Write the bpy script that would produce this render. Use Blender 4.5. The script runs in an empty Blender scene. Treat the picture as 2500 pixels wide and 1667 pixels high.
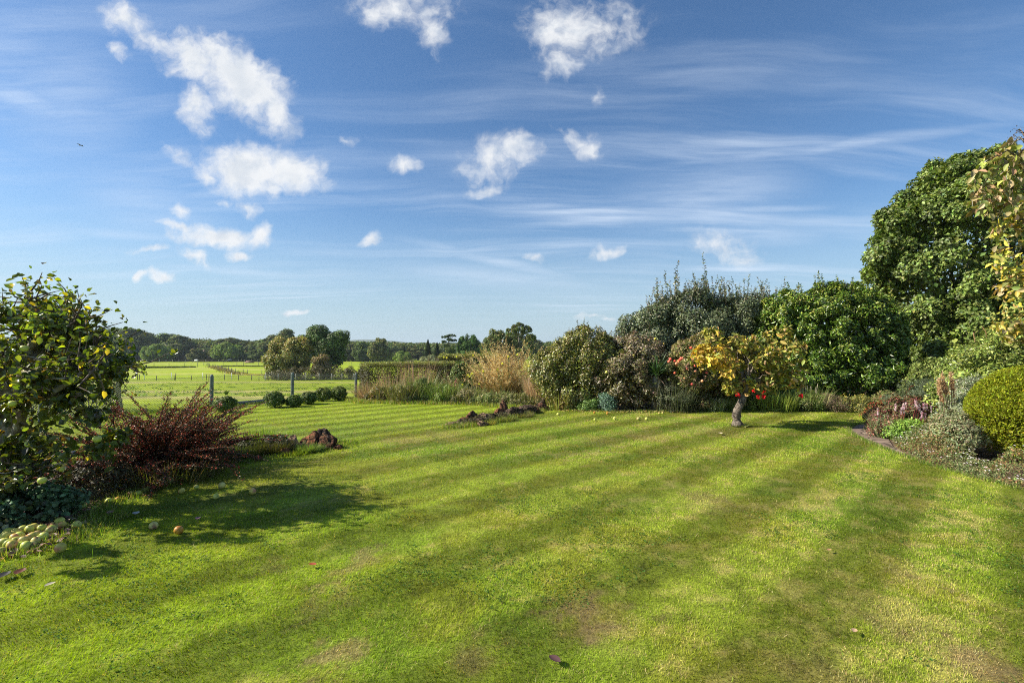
import bpy, math, random
import numpy as np
from math import radians as R, pi, sin, cos

S = bpy.context.scene
C = S.collection
rng = np.random.default_rng(11)
random.seed(5)

# ------------------------------------------------------------ camera, sky, sun, exposure
CAMZ = 1.65
F = 483.0                     # focal length in pixels of a 1024 px wide picture
cam_d = bpy.data.cameras.new("camera"); cam = bpy.data.objects.new("camera", cam_d); C.objects.link(cam)
cam_d.sensor_width = 36; cam_d.lens = 36 * F / 1024
cam.location = (0, 0, CAMZ); cam.rotation_euler = (R(91.07), 0, 0)
cam_d.clip_start = 0.05; cam_d.clip_end = 20000
S.camera = cam

SUN_EL = 35.0
SUN_AZ = 267.0                # clockwise from +Y: the sun stands on the left
sd = (sin(R(SUN_AZ)) * cos(R(SUN_EL)), cos(R(SUN_AZ)) * cos(R(SUN_EL)), sin(R(SUN_EL)))
sl = bpy.data.lights.new("sun", 'SUN'); so = bpy.data.objects.new("sun", sl); C.objects.link(so)
sl.energy = 5.0; sl.angle = R(0.53); sl.color = (1.0, 0.93, 0.78)
from mathutils import Vector
so.rotation_euler = Vector(sd).to_track_quat('Z', 'Y').to_euler()

S.view_settings.view_transform = 'Standard'; S.view_settings.look = 'None'
S.view_settings.exposure = 0.88; S.view_settings.gamma = 1.0; S.view_settings.use_curve_mapping = False
S.cycles.max_bounces = 8; S.cycles.diffuse_bounces = 3; S.cycles.transmission_bounces = 6
S.cycles.glossy_bounces = 2; S.cycles.volume_bounces = 0; S.cycles.transparent_max_bounces = 8
S.cycles.use_adaptive_sampling = True; S.cycles.adaptive_threshold = 0.01
S.cycles.use_denoising = False; S.cycles.filter_width = 1.05; S.cycles.sample_clamp_indirect = 4.0


class NT:
    """small helper round a node tree"""
    def __init__(s, tree): s.t = tree; s.n = tree.nodes; s.l = tree.links
    def new(s, kind, **kw):
        n = s.n.new(kind)
        for k, v in kw.items(): setattr(n, k, v)
        return n
    def put(s, sock, v):
        if isinstance(v, bpy.types.NodeSocket): s.l.new(v, sock)
        elif v is not None: sock.default_value = v
    def math(s, op, a, b=None, c=None, clamp=False):
        n = s.new('ShaderNodeMath', operation=op, use_clamp=clamp)
        s.put(n.inputs[0], a)
        if b is not None: s.put(n.inputs[1], b)
        if c is not None: s.put(n.inputs[2], c)
        return n.outputs[0]
    def vec(s, op, a, b=None):
        n = s.new('ShaderNodeVectorMath', operation=op); s.put(n.inputs[0], a)
        if b is not None: s.put(n.inputs[1], b)
        return n.outputs['Value'] if op in ('LENGTH', 'DOT_PRODUCT') else n.outputs[0]
    def noise(s, v, scale, detail=5, rough=0.55, dist=0.0, dim='3D', color=False):
        n = s.new('ShaderNodeTexNoise', noise_dimensions=dim)
        if v is not None: s.put(n.inputs['Vector'], v)
        n.inputs['Scale'].default_value = scale; n.inputs['Detail'].default_value = detail
        n.inputs['Roughness'].default_value = rough; n.inputs['Distortion'].default_value = dist
        return n.outputs['Color' if color else 'Fac']
    def ramp(s, v, a, b, c=0.0, d=1.0, smooth=True):
        n = s.new('ShaderNodeMapRange', interpolation_type='SMOOTHSTEP' if smooth else 'LINEAR')
        s.put(n.inputs[0], v); s.put(n.inputs[1], a); s.put(n.inputs[2], b); s.put(n.inputs[3], c); s.put(n.inputs[4], d)
        return n.outputs[0]
    def mix(s, f, a, b, mode='MIX'):
        n = s.new('ShaderNodeMix', data_type='RGBA', blend_type=mode)
        s.put(n.inputs[0], f)
        for sock, v in ((n.inputs[6], a), (n.inputs[7], b)):
            if isinstance(v, tuple) and len(v) == 3: v = (*v, 1)
            s.put(sock, v)
        return n.outputs[2]
    def comb(s, x, y, z=0.0):
        n = s.new('ShaderNodeCombineXYZ'); s.put(n.inputs[0], x); s.put(n.inputs[1], y); s.put(n.inputs[2], z)
        return n.outputs[0]
    def mapping(s, v, loc=(0, 0, 0), rot=(0, 0, 0), sc=(1, 1, 1), kind='POINT'):
        n = s.new('ShaderNodeMapping', vector_type=kind); s.put(n.inputs[0], v)
        n.inputs[1].default_value = loc; n.inputs[2].default_value = rot; n.inputs[3].default_value = sc
        return n.outputs[0]


W = bpy.data.worlds.new("World"); S.world = W; W.use_nodes = True
w = NT(W.node_tree); w.n.clear()
sky = w.new('ShaderNodeTexSky', sky_type='NISHITA', sun_disc=False)
sky.sun_elevation = R(SUN_EL); sky.sun_rotation = R(SUN_AZ)
sky.altitude = 50; sky.air_density = 1.0; sky.dust_density = 0.35; sky.ozone_density = 1.6
hs = w.new('ShaderNodeHueSaturation'); w.put(hs.inputs['Color'], sky.outputs[0])
hs.inputs['Saturation'].default_value = 1.12; hs.inputs['Value'].default_value = 1.0
skycol = w.mix(1.0, hs.outputs[0], (1.04, 1.22, 1.37), 'MULTIPLY')
tc = w.new('ShaderNodeTexCoord'); D = tc.outputs['Generated']
sep = w.new('ShaderNodeSeparateXYZ'); w.put(sep.inputs[0], D)
dx, dy, dz = sep.outputs
yc = w.math('MAXIMUM', dy, 0.06)
qx = w.math('DIVIDE', dx, yc); qy = w.math('DIVIDE', dz, yc)
Q = w.comb(qx, qy, 0.0)
front = w.ramp(dy, 0.06, 0.25)
skycol = w.mix(w.ramp(dz, 0.30, -0.02, 0.0, 0.85), skycol, (4.6, 6.0, 7.0))
up = w.ramp(dz, 0.0, 0.03)
# high thin cirrus: streaks on a flat layer far above
zc = w.math('MAXIMUM', dz, 0.02)
zz = w.math('ADD', zc, 0.10)
px_ = w.math('DIVIDE', dx, zz); py_ = w.math('DIVIDE', dy, zz)
PL = w.comb(px_, py_, 0.0)
warp = w.noise(PL, 0.7, 3, 0.5, color=True)
PLw = w.vec('ADD', PL, w.vec('MULTIPLY', w.vec('SUBTRACT', warp, (0.5, 0.5, 0.5)), (0.5, 0.5, 0)))
c1 = w.noise(w.mapping(PLw, rot=(0, 0, R(8)), sc=(0.35, 2.6, 1)), 1.0, 8, 0.62)
c2 = w.noise(w.mapping(PLw, rot=(0, 0, R(-38)), sc=(0.30, 2.2, 1)), 1.3, 8, 0.62)
c3 = w.noise(PL, 0.55, 4, 0.5)
cir = w.math('ADD', w.math('MULTIPLY', w.ramp(c1, 0.44, 0.78), 0.75), w.math('MULTIPLY', w.ramp(c2, 0.47, 0.80), 0.65))
cir = w.math('MULTIPLY', cir, w.ramp(c3, 0.34, 0.62, 0.25, 1.0))
lo = w.ramp(qy, 0.02, 0.18, 0.30, 1.0)
right_band = w.math('MULTIPLY', w.ramp(qx, -0.1, 0.5), w.math('MULTIPLY', w.ramp(qy, 0.03, 0.16), w.ramp(qy, 0.50, 0.26)))
left_veil = w.math('MULTIPLY', w.ramp(qx, -0.35, -1.0), w.ramp(qy, 0.05, 0.3))
boost = w.math('ADD', 0.62, w.math('ADD', w.math('MULTIPLY', right_band, 0.55), w.math('MULTIPLY', left_veil, 0.35)))
cir = w.math('MULTIPLY', w.math('MULTIPLY', cir, boost), lo, clamp=True)
# long single streaks (a, b = end points in tangent units, width, weight)
def streak(x0, y0, x1, y1, wd, wt):
    a = math.atan2(y1 - y0, x1 - x0); L = math.hypot(x1 - x0, y1 - y0) / 2
    m = w.mapping(Qs, loc=((x0 + x1) / 2, (y0 + y1) / 2, 0), rot=(0, 0, a), sc=(L, wd, 1), kind='TEXTURE')
    v = w.ramp(w.vec('LENGTH', m), 1.0, 0.0)
    return w.math('MULTIPLY', v, wt)
def qp(x, y): return ((x - 512) / F, (350 - y) / F)      # pixel of the 1024 px picture -> direction
wz = w.noise(Q, 3.0, 6, 0.6, color=True)
Qs = w.vec('ADD', Q, w.vec('MULTIPLY', w.vec('SUBTRACT', wz, (0.5, 0.5, 0.5)), (0.06, 0.02, 0)))
stk = None
for (x0, y0, x1, y1, wd, wt) in [(560, 178, 1100, 112, .022, .42), (440, 205, 640, 208, .016, .34), (640, 212, 860, 205, .014, .40),
        (-60, 68, 100, 126, .045, .42), (560, 215, 850, 172, .10, .38), (370, 232, 620, 288, .020, .42), (330, 262, 660, 292, .040, .32),
        (0, 223, 260, 245, .018, .30), (40, 210, 380, 205, .014, .26), (120, 262, 360, 280, .014, .30), (20, 150, 260, 250, .12, .22),
        (150, 303, 420, 291, .0035, .40), (120, 305, 300, 297, .0035, .34), (700, 240, 850, 232, .03, .30), (-20, 150, 150, 40, .22, .26)]:
    a = qp(x0, y0); b = qp(x1, y1)
    v = streak(a[0], a[1], b[0], b[1], wd, wt)
    stk = v if stk is None else w.math('MAXIMUM', stk, v)
fine = w.ramp(w.noise(w.mapping(Qs, sc=(1.5, 14, 1)), 3.0, 7, 0.65), 0.3, 0.7, 0.45, 1.15)
cir = w.math('MAXIMUM', cir, w.math('MULTIPLY', w.math('MULTIPLY', stk, fine), front))
skycol = w.mix(w.math('MULTIPLY', cir, up), skycol, (7.6, 8.7, 10.2))
# cumulus, each a cluster of soft ellipses broken up by noise
wc = w.noise(Q, 9.0, 4, 0.6, color=True)
Qd = w.vec('ADD', Q, w.vec('MULTIPLY', w.vec('SUBTRACT', wc, (0.5, 0.5, 0.5)), (0.10, 0.08, 0)))
k = 0.2177
B = []
for (x, y, rx, ry, rot, wt) in [(560, 75, 130, 70, -25, .85), (690, 190, 165, 62, -35, .85), (850, 250, 180, 100, -30, 1.1), (960, 210, 80, 70, 0, .9),
        (1080, 350, 275, 135, -35, 1.35), (900, 480, 70, 120, 15, .75), (1260, 490, 120, 80, -50, .85), (515, 225, 45, 45, 0, .55),
        (1110, 765, 210, 120, -5, 1.2), (1360, 775, 150, 90, -30, 1.0), (925, 790, 70, 50, -30, .75), (810, 705, 65, 42, -20, .55),
        (990, 1080, 210, 52, 0, 1.0), (830, 1045, 120, 24, -12, .7), (1170, 1070, 65, 55, 0, .8),
        (1850, 25, 210, 75, 0, .52), (1975, 130, 60, 95, 20, .55), (1740, 60, 70, 70, 0, .5),
        (2250, 735, 130, 90, 10, .62), (2235, 845, 90, 28, 15, .52), (1865, 738, 80, 28, 5, .55),
        (1120, 1158, 48, 22, 0, .8), (1712, 1085, 50, 28, 20, .48), (660, 1297, 34, 18, 10, .8), (752, 1291, 52, 23, 0, .85),
        (1365, 1430, 52, 16, 0, .72), (690, 1155, 70, 16, 0, .5), (890, 1180, 70, 26, -25, .5), (820, 966, 48, 30, -25, .55),
        (1130, 938, 60, 28, -20, .55), (1015, 915, 30, 18, 0, .6), (1590, 630, 40, 22, -20, .4)]:
    B.append((x * k, y * k, rx * k, ry * k, rot, wt))
for (x, y, rx, ry, rot, wt) in [(320, 110, 250, 130, 10, .62), (200, 130, 110, 90, 0, .48), (240, 300, 80, 55, 20, .55), (310, 640, 110, 42, -25, .50), (380, 650, 35, 60, 20, .42), (30, 690, 90, 70, 0, .7),
        (430, 1145, 80, 28, 12, .6), (100, 1172, 36, 18, 0, .6), (990, 1140, 130, 70, -15, .36), (360, 1458, 50, 12, 0, .5), (435, 1472, 24, 12, 0, .5), (390, 430, 25, 40, 20, .3)]:
    B.append((512 + x * k, y * k, rx * k, ry * k, rot, wt))
fld = None
for (x, y, rx, ry, rot, wt) in B:
    q = qp(x, y)
    m = w.mapping(Qd, loc=(q[0], q[1], 0), rot=(0, 0, R(rot)), sc=(rx / F * 1.22, ry / F * 1.22, 1), kind='TEXTURE')
    v = w.math('MULTIPLY', w.math('SUBTRACT', 1.0, w.vec('LENGTH', m)), wt)
    fld = v if fld is None else w.math('MAXIMUM', fld, v)
n1 = w.noise(Q, 14.0, 12, 0.60)
n2 = w.noise(w.vec('ADD', Q, (-0.014, 0.018, 0)), 14.0, 6, 0.6)
nl_ = w.noise(Q, 8.5, 3, 0.55); nh_ = w.noise(Qd, 30.0, 8, 0.62)
dens = w.math('ADD', fld, w.math('ADD', w.math('MULTIPLY', w.math('SUBTRACT', nl_, 0.5), 1.35), w.math('MULTIPLY', w.math('SUBTRACT', nh_, 0.53), 1.25)))
alpha = w.math('MULTIPLY', w.ramp(dens, -0.22, 0.78), w.math('MULTIPLY', front, up))
inside = w.ramp(fld, -0.22, 0.10)
alpha = w.math('MULTIPLY', alpha, inside)
lit = w.ramp(w.math('SUBTRACT', n1, n2), -0.22, 0.06)
ccol = w.mix(lit, (6.6, 7.2, 8.0), (8.9, 9.05, 9.2))
ccol = w.mix(w.ramp(w.math('ADD', fld, w.math('MULTIPLY', w.math('SUBTRACT', n2, 0.5), 1.2)), 0.30, 1.6), ccol, (6.9, 7.4, 8.0))
skycol = w.mix(w.math('MULTIPLY', alpha, 0.97), skycol, ccol)
bg = w.new('ShaderNodeBackground'); w.put(bg.inputs[0], skycol); bg.inputs[1].default_value = 0.057
wo = w.new('ShaderNodeOutputWorld'); w.l.new(bg.outputs[0], wo.inputs[0])
W.cycles.sampling_method = 'MANUAL'; W.cycles.sample_map_resolution = 512

# ------------------------------------------------------------ mesh and object helpers
def disp(x, y=None):
    """2352 px wide view of the photograph -> 1024 px picture"""
    return x * 0.43537 if y is None else (x * 0.43537, y * 0.43537)
def gx(xd, Y): return (xd * 0.43537 - 512) / F * Y
def gz(yd, Y): return CAMZ + (350 - yd * 0.43537) / F * Y
def sx(xs, Y): return (xs * 0.4096 - 512) / F * Y       # from 2500 px wide source
def sz(ys, Y): return CAMZ + (350 - ys * 0.4096) / F * Y

class Geo:
    def __init__(s): s.v = []; s.f = []; s.c = []; s.n = 0
    def add(s, V, faces, col):
        """V (n,3); faces list of int arrays (m,k); col (3,) or (n,3)"""
        V = np.asarray(V, float).reshape(-1, 3)
        col = np.asarray(col, float)
        if col.ndim == 1: col = np.tile(col, (len(V), 1))
        s.v.append(V); s.c.append(col)
        for f in faces:
            f = np.asarray(f, int)
            if len(f): s.f.append(f + s.n)
        s.n += len(V); return s
    def build(s, name, mat, parent=None, smooth=False):
        V = np.concatenate(s.v); Cc = np.concatenate(s.c)
        if parent is not None:
            pl = np.array(parent['_base']) if '_base' in parent else np.array(parent.location)
            V = V - pl
        me = bpy.data.meshes.new(name)
        me.vertices.add(len(V)); me.vertices.foreach_set('co', V.astype(np.float32).ravel())
        nl = sum(f.size for f in s.f); npoly = sum(len(f) for f in s.f)
        idx = np.concatenate([f.ravel() for f in s.f]).astype(np.int32)
        tot = np.concatenate([np.full(len(f), f.shape[1]) for f in s.f])
        st = np.concatenate([[0], np.cumsum(tot)[:-1]]).astype(np.int32)
        me.loops.add(nl); me.loops.foreach_set('vertex_index', idx)
        me.polygons.add(npoly); me.polygons.foreach_set('loop_start', st)
        me.update(calc_edges=True)
        a = me.color_attributes.new('Col', 'FLOAT_COLOR', 'POINT')
        a.data.foreach_set('color', np.concatenate([np.clip(Cc, 0, 1), np.ones((len(Cc), 1))], 1).astype(np.float32).ravel())
        if smooth: me.polygons.foreach_set('use_smooth', np.ones(npoly, bool))
        me.materials.append(mat)
        o = bpy.data.objects.new(name, me); C.objects.link(o)
        if parent is not None:
            o.parent = parent
            if '_base' in parent: o['_base'] = list(parent['_base'])
            else: o['_base'] = list(parent.location)
        return o

def tag(o, label, cat, group=None, kind=None):
    if label: o['label'] = label
    if cat: o['category'] = cat
    if group: o['group'] = group
    if kind: o['kind'] = kind
    return o
def thing(name, label, cat, loc=(0, 0, 0), group=None):
    o = bpy.data.objects.new(name, None); C.objects.link(o); o.location = loc
    o.empty_display_size = 0.1
    return tag(o, label, cat, group)
def copy_tree(o, loc=None, rz=None, sc=None, label=None, parent=None):
    c = o.copy(); C.objects.link(c)
    if parent: c.parent = parent
    else:
        if loc is not None: c.location = loc
        if rz is not None: c.rotation_euler = (0, 0, rz)
        if sc is not None: c.scale = sc
        if label: c['label'] = label
    for ch in list(o.children): copy_tree(ch, parent=c)
    return c

# ---- numpy noise
def _hash(ix, iy, s):
    h = (ix * 374761393 + iy * 668265263 + s * 144269504) & 0xffffffff
    h = ((h ^ (h >> 13)) * 1274126177) & 0xffffffff
    return ((h ^ (h >> 16)) & 0xffff) / 65535.0
def vn(x, y, s=0):
    x = np.asarray(x, float); y = np.asarray(y, float)
    ix = np.floor(x).astype(np.int64); iy = np.floor(y).astype(np.int64)
    fx = x - ix; fy = y - iy; fx = fx * fx * (3 - 2 * fx); fy = fy * fy * (3 - 2 * fy)
    a = _hash(ix, iy, s); b = _hash(ix + 1, iy, s); c = _hash(ix, iy + 1, s); d = _hash(ix + 1, iy + 1, s)
    return a + (b - a) * fx + (c - a) * fy + (a - b - c + d) * fx * fy
def fbm(x, y, s=0, o=4):
    r = 0; a = .5; t = 0
    for i in range(o): r = r + a * vn(x * 2 ** i + 7.3 * i, y * 2 ** i - 3.1 * i, s + i); t += a; a *= .5
    return r / t
def sstep(t): t = np.clip(t, 0, 1); return t * t * (3 - 2 * t)
def nrm(v): return v / np.maximum(np.linalg.norm(v, axis=-1, keepdims=True), 1e-9)
def rdir(n):
    return nrm(rng.normal(size=(n, 3)))
def inpoly(x, y, poly):
    r = np.zeros(np.shape(x), bool); n = len(poly)
    for i in range(n):
        x0, y0 = poly[i]; x1, y1 = poly[(i + 1) % n]
        if y0 == y1: continue
        c = ((y0 > y) != (y1 > y)) & (x < (x1 - x0) * (y - y0) / (y1 - y0) + x0)
        r ^= c
    return r

# ------------------------------------------------------------ materials
def leaf_mat(name, rough=0.5, transl=0.3, spec=0.4, tcol=(1.0, 1.1, 0.35), metal=0.0):
    m = bpy.data.materials.new(name); m.use_nodes = True; t = NT(m.node_tree); t.n.clear()
    a = t.new('ShaderNodeAttribute', attribute_name='Col')
    p = t.new('ShaderNodeBsdfPrincipled'); t.put(p.inputs['Base Color'], a.outputs['Color'])
    p.inputs['Roughness'].default_value = rough; p.inputs['Specular IOR Level'].default_value = spec
    o = t.new('ShaderNodeOutputMaterial')
    if transl > 0:
        tr = t.new('ShaderNodeBsdfTranslucent')
        t.put(tr.inputs[0], t.mix(1.0, a.outputs['Color'], (*tcol, 1), 'MULTIPLY'))
        mx = t.new('ShaderNodeMixShader'); mx.inputs[0].default_value = transl
        t.l.new(p.outputs[0], mx.inputs[1]); t.l.new(tr.outputs[0], mx.inputs[2]); t.l.new(mx.outputs[0], o.inputs[0])
    else: t.l.new(p.outputs[0], o.inputs[0])
    return m
M_leaf = leaf_mat('leaf', 0.48, 0.22, 0.4)
M_gloss = leaf_mat('glossy leaf', 0.34, 0.14, 0.5)
M_apple_leaf = leaf_mat('apple leaf', 0.30, 0.48, 0.6, (1.8, 1.9, 0.25))
M_far = leaf_mat('distant foliage', 0.7, 0.25, 0.2)
M_grass = leaf_mat('grass blade', 0.55, 0.38, 0.15, (1.3, 1.35, 0.25))
M_dry = leaf_mat('dry grass', 0.7, 0.35, 0.2, (1.2, 1.0, 0.7))
M_petal = leaf_mat('petal', 0.6, 0.3, 0.2, (1, 1, 1))

def surf_mat(name, rough=0.8, nscale=8.0, namp=0.35, bump=0.3, bscale=20.0, spec=0.25, coord='Object', second=None, sscale=3.0, sth=.51):
    """vertex colour broken up by noise, with bump"""
    m = bpy.data.materials.new(name); m.use_nodes = True; t = NT(m.node_tree); t.n.clear()
    a = t.new('ShaderNodeAttribute', attribute_name='Col'); tcn = t.new('ShaderNodeTexCoord'); v = tcn.outputs[coord]
    f = t.ramp(t.noise(v, nscale, 6, 0.6), 0.3, 0.7, 1 - namp, 1 + namp)
    col = t.mix(1.0, a.outputs['Color'], t.comb(f, f, f), 'MULTIPLY')
    if second:
        col = t.mix(t.ramp(t.noise(v, sscale, 5, 0.65), sth, sth + .10), col, second)
    p = t.new('ShaderNodeBsdfPrincipled'); t.put(p.inputs['Base Color'], col)
    p.inputs['Roughness'].default_value = rough; p.inputs['Specular IOR Level'].default_value = spec
    b = t.new('ShaderNodeBump'); b.inputs['Strength'].default_value = bump; b.inputs['Distance'].default_value = 0.02
    t.put(b.inputs['Height'], t.noise(v, bscale, 7, 0.65)); t.put(p.inputs['Normal'], b.outputs[0])
    o = t.new('ShaderNodeOutputMaterial'); t.l.new(p.outputs[0], o.inputs[0])
    return m
M_bark = surf_mat('bark', 0.85, 9, 0.5, 0.9, 30, second=(0.36, 0.35, 0.30, 1), sscale=7)
M_twig = surf_mat('twig', 0.8, 12, 0.3, 0.2, 40)
M_rock = surf_mat('sandstone', 0.9, 9, 0.6, 1.0, 14, second=(0.09, 0.09, 0.045, 1), sscale=4)
def rock_mat():
    m = bpy.data.materials.new('craggy sandstone'); m.use_nodes = True; t = NT(m.node_tree); t.n.clear()
    a = t.new('ShaderNodeAttribute', attribute_name='Col'); v = t.new('ShaderNodeNewGeometry').outputs['Position']
    wv = t.vec('ADD', v, t.vec('MULTIPLY', t.noise(v, 9, 4, .6, color=True), (.12, .12, .12)))
    vo = t.new('ShaderNodeTexVoronoi', feature='DISTANCE_TO_EDGE'); t.put(vo.inputs['Vector'], wv); vo.inputs['Scale'].default_value = 9
    cr = t.ramp(vo.outputs['Distance'], .0, .10); f = t.ramp(t.noise(v, 22, 8, .7), .25, .75, .45, 1.6)
    col = t.mix(1.0, a.outputs['Color'], t.comb(f, f, f), 'MULTIPLY')
    col = t.mix(t.ramp(t.noise(v, 7, 6, .7), .54, .62), col, (.085, .085, .04)); col = t.mix(t.ramp(t.noise(v, 15, 6, .7), .62, .68), col, (.30, .27, .22))
    col = t.mix(cr, (.03, .022, .016), col)
    p = t.new('ShaderNodeBsdfPrincipled'); t.put(p.inputs['Base Color'], col); p.inputs['Roughness'].default_value = .95; p.inputs['Specular IOR Level'].default_value = .1
    b = t.new('ShaderNodeBump'); b.inputs['Strength'].default_value = 1.0; b.inputs['Distance'].default_value = .05
    t.put(b.inputs['Height'], t.math('ADD', t.math('MULTIPLY', cr, .6), t.noise(v, 16, 8, .7))); t.put(p.inputs['Normal'], b.outputs[0])
    o = t.new('ShaderNodeOutputMaterial'); t.l.new(p.outputs[0], o.inputs[0]); return m
M_rock = rock_mat()
M_conc = surf_mat('weathered concrete', 0.85, 10, 0.25, 0.4, 40, second=(0.14, 0.16, 0.10, 1), sscale=6)
M_soil = surf_mat('soil', 0.95, 5, 0.4, 0.9, 12)
M_lawnbase = surf_mat('lawn turf', 0.9, 30, 0.35, 0.5, 60)
M_fruit = surf_mat('fruit skin', 0.45, 14, 0.25, 0.08, 10, spec=0.3, second=(0.20, 0.10, 0.04, 1), sscale=9, sth=.62)
M_paint = surf_mat('painted wood', 0.6, 4, 0.15, 0.1, 20)
M_wire = surf_mat('galvanised wire', 0.45, 4, 0.1, 0.0, 10)
M_coat = surf_mat('horse coat', 0.6, 3, 0.2, 0.1, 20)

# ------------------------------------------------------------ shape builders
def tube(g, P, Rr, n=6, col=(.1, .07, .05), cap=True):
    P = np.asarray(P, float); Rr = np.broadcast_to(np.asarray(Rr, float), (len(P),))
    T = np.gradient(P, axis=0); T = nrm(T)
    ref = np.array([0.31, 0.17, 0.93]) if abs(T[0][2]) < .8 else np.array([0.93, 0.31, 0.1])
    A = nrm(np.cross(T, ref)); Bv = np.cross(T, A)
    th = np.linspace(0, 2 * pi, n, endpoint=False)
    V = P[:, None] + Rr[:, None, None] * (A[:, None] * np.cos(th)[None, :, None] + Bv[:, None] * np.sin(th)[None, :, None])
    i = np.arange(len(P) - 1)[:, None] * n; j = np.arange(n)[None]; j2 = (j + 1) % n
    Fq = np.stack([i + j, i + j2, i + n + j2, i + n + j], -1).reshape(-1, 4)
    fs = [Fq]
    if cap and n >= 3:
        fs.append(np.arange(n)[::-1][None]); fs.append((np.arange(n) + (len(P) - 1) * n)[None])
    g.add(V.reshape(-1, 3), fs, col)

def tubes_many(g, A, Bp, r0, r1, col, n=3):
    """straight thin prisms A->B, vectorised"""
    A = np.asarray(A, float); Bp = np.asarray(Bp, float); T = nrm(Bp - A)
    ref = np.where(np.abs(T[:, 2:3]) < .8, np.array([[0, 0, 1.]]), np.array([[1., 0, 0]]))
    U = nrm(np.cross(T, ref)); Vv = np.cross(T, U)
    th = np.linspace(0, 2 * pi, n, endpoint=False)
    r0 = np.broadcast_to(r0, (len(A),)); r1 = np.broadcast_to(r1, (len(A),))
    ring = U[:, None] * np.cos(th)[None, :, None] + Vv[:, None] * np.sin(th)[None, :, None]
    V = np.concatenate([A[:, None] + ring * r0[:, None, None], Bp[:, None] + ring * r1[:, None, None]], 1)
    base = np.arange(len(A))[:, None, None] * 2 * n
    j = np.arange(n); j2 = (j + 1) % n
    q = np.stack([j, j2, n + j2, n + j], -1)[None]
    c = np.asarray(col, float)
    if c.ndim == 2: c = np.repeat(c, 2 * n, 0)
    g.add(V.reshape(-1, 3), [(base + q).reshape(-1, 4)], c)

def pal(n, colors, weights=None, jit=0.25):
    colors = np.array(colors, float); i = rng.choice(len(colors), n, p=None if weights is None else np.array(weights) / sum(weights))
    c = colors[i] * 1.22
    return c * (1 + 1.25 * jit * rng.normal(size=(n, 1))).clip(.4, 1.9) * (1 + 0.08 * rng.normal(size=(n, 3)))

def leaves(g, P, N, L, col, ratio=0.5, shape='diamond', T=None, fold=0.25, droop=0.0):
    n = len(P); N = nrm(N)
    if T is None: T = rng.normal(size=(n, 3))
    T = T - N * np.sum(T * N, 1, keepdims=True); T = nrm(T); Bv = np.cross(N, T)
    L = np.broadcast_to(L, (n,))[:, None]; Wd = L * ratio * .5; up = N * Wd * fold * 2
    dr = N * L * droop
    if shape == 'diamond':
        V = np.stack([P, P + T * L * .45 + Bv * Wd + up, P + T * L - dr, P + T * L * .45 - Bv * Wd + up], 1)
        b = np.arange(n)[:, None] * 4
        fs = [np.concatenate([b + [0, 1, 2], b + [0, 2, 3]])]
        k = 4
    else:
        V = np.stack([P, P + T * L * .25 + Bv * Wd * .85 + up * .8, P + T * L * .62 + Bv * Wd + up - dr * .4, P + T * L - dr,
                      P + T * L * .62 - Bv * Wd + up - dr * .4, P + T * L * .25 - Bv * Wd * .85 + up * .8], 1)
        b = np.arange(n)[:, None] * 6
        fs = [np.concatenate([b + [0, 1, 2, 3], b + [0, 3, 4, 5]])]
        k = 6
    g.add(V.reshape(-1, 3), fs, np.repeat(col, k, 0))

def lumps_on(blobs, nl, lr, spread=0.92, zmin=None):
    """lump centres spread over a set of ellipsoids (cx,cy,cz,rx,ry,rz)"""
    bl = np.array(blobs, float); ar = (bl[:, 3] * bl[:, 5] + bl[:, 4] * bl[:, 5] + bl[:, 3] * bl[:, 4])
    i = rng.choice(len(bl), nl, p=ar / ar.sum()); d = rdir(nl); d[:, 2] = np.where(d[:, 2] < -.5, -d[:, 2], d[:, 2])
    rad = spread * (0.86 + .14 * rng.random((nl, 1)))
    P = bl[i, :3] + d * bl[i, 3:] * rad
    # drop those deep inside another ellipsoid
    deep = np.zeros(nl, bool)
    for b in bl: deep |= (np.linalg.norm((P - b[:3]) / b[3:], axis=1) < 0.62)
    P = P[~deep]; cen = bl[i, :3][~deep]
    if zmin is not None: P[:, 2] = np.maximum(P[:, 2], zmin)
    r = lr * (0.6 + .8 * rng.random(len(P)))
    return P, r, cen

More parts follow.
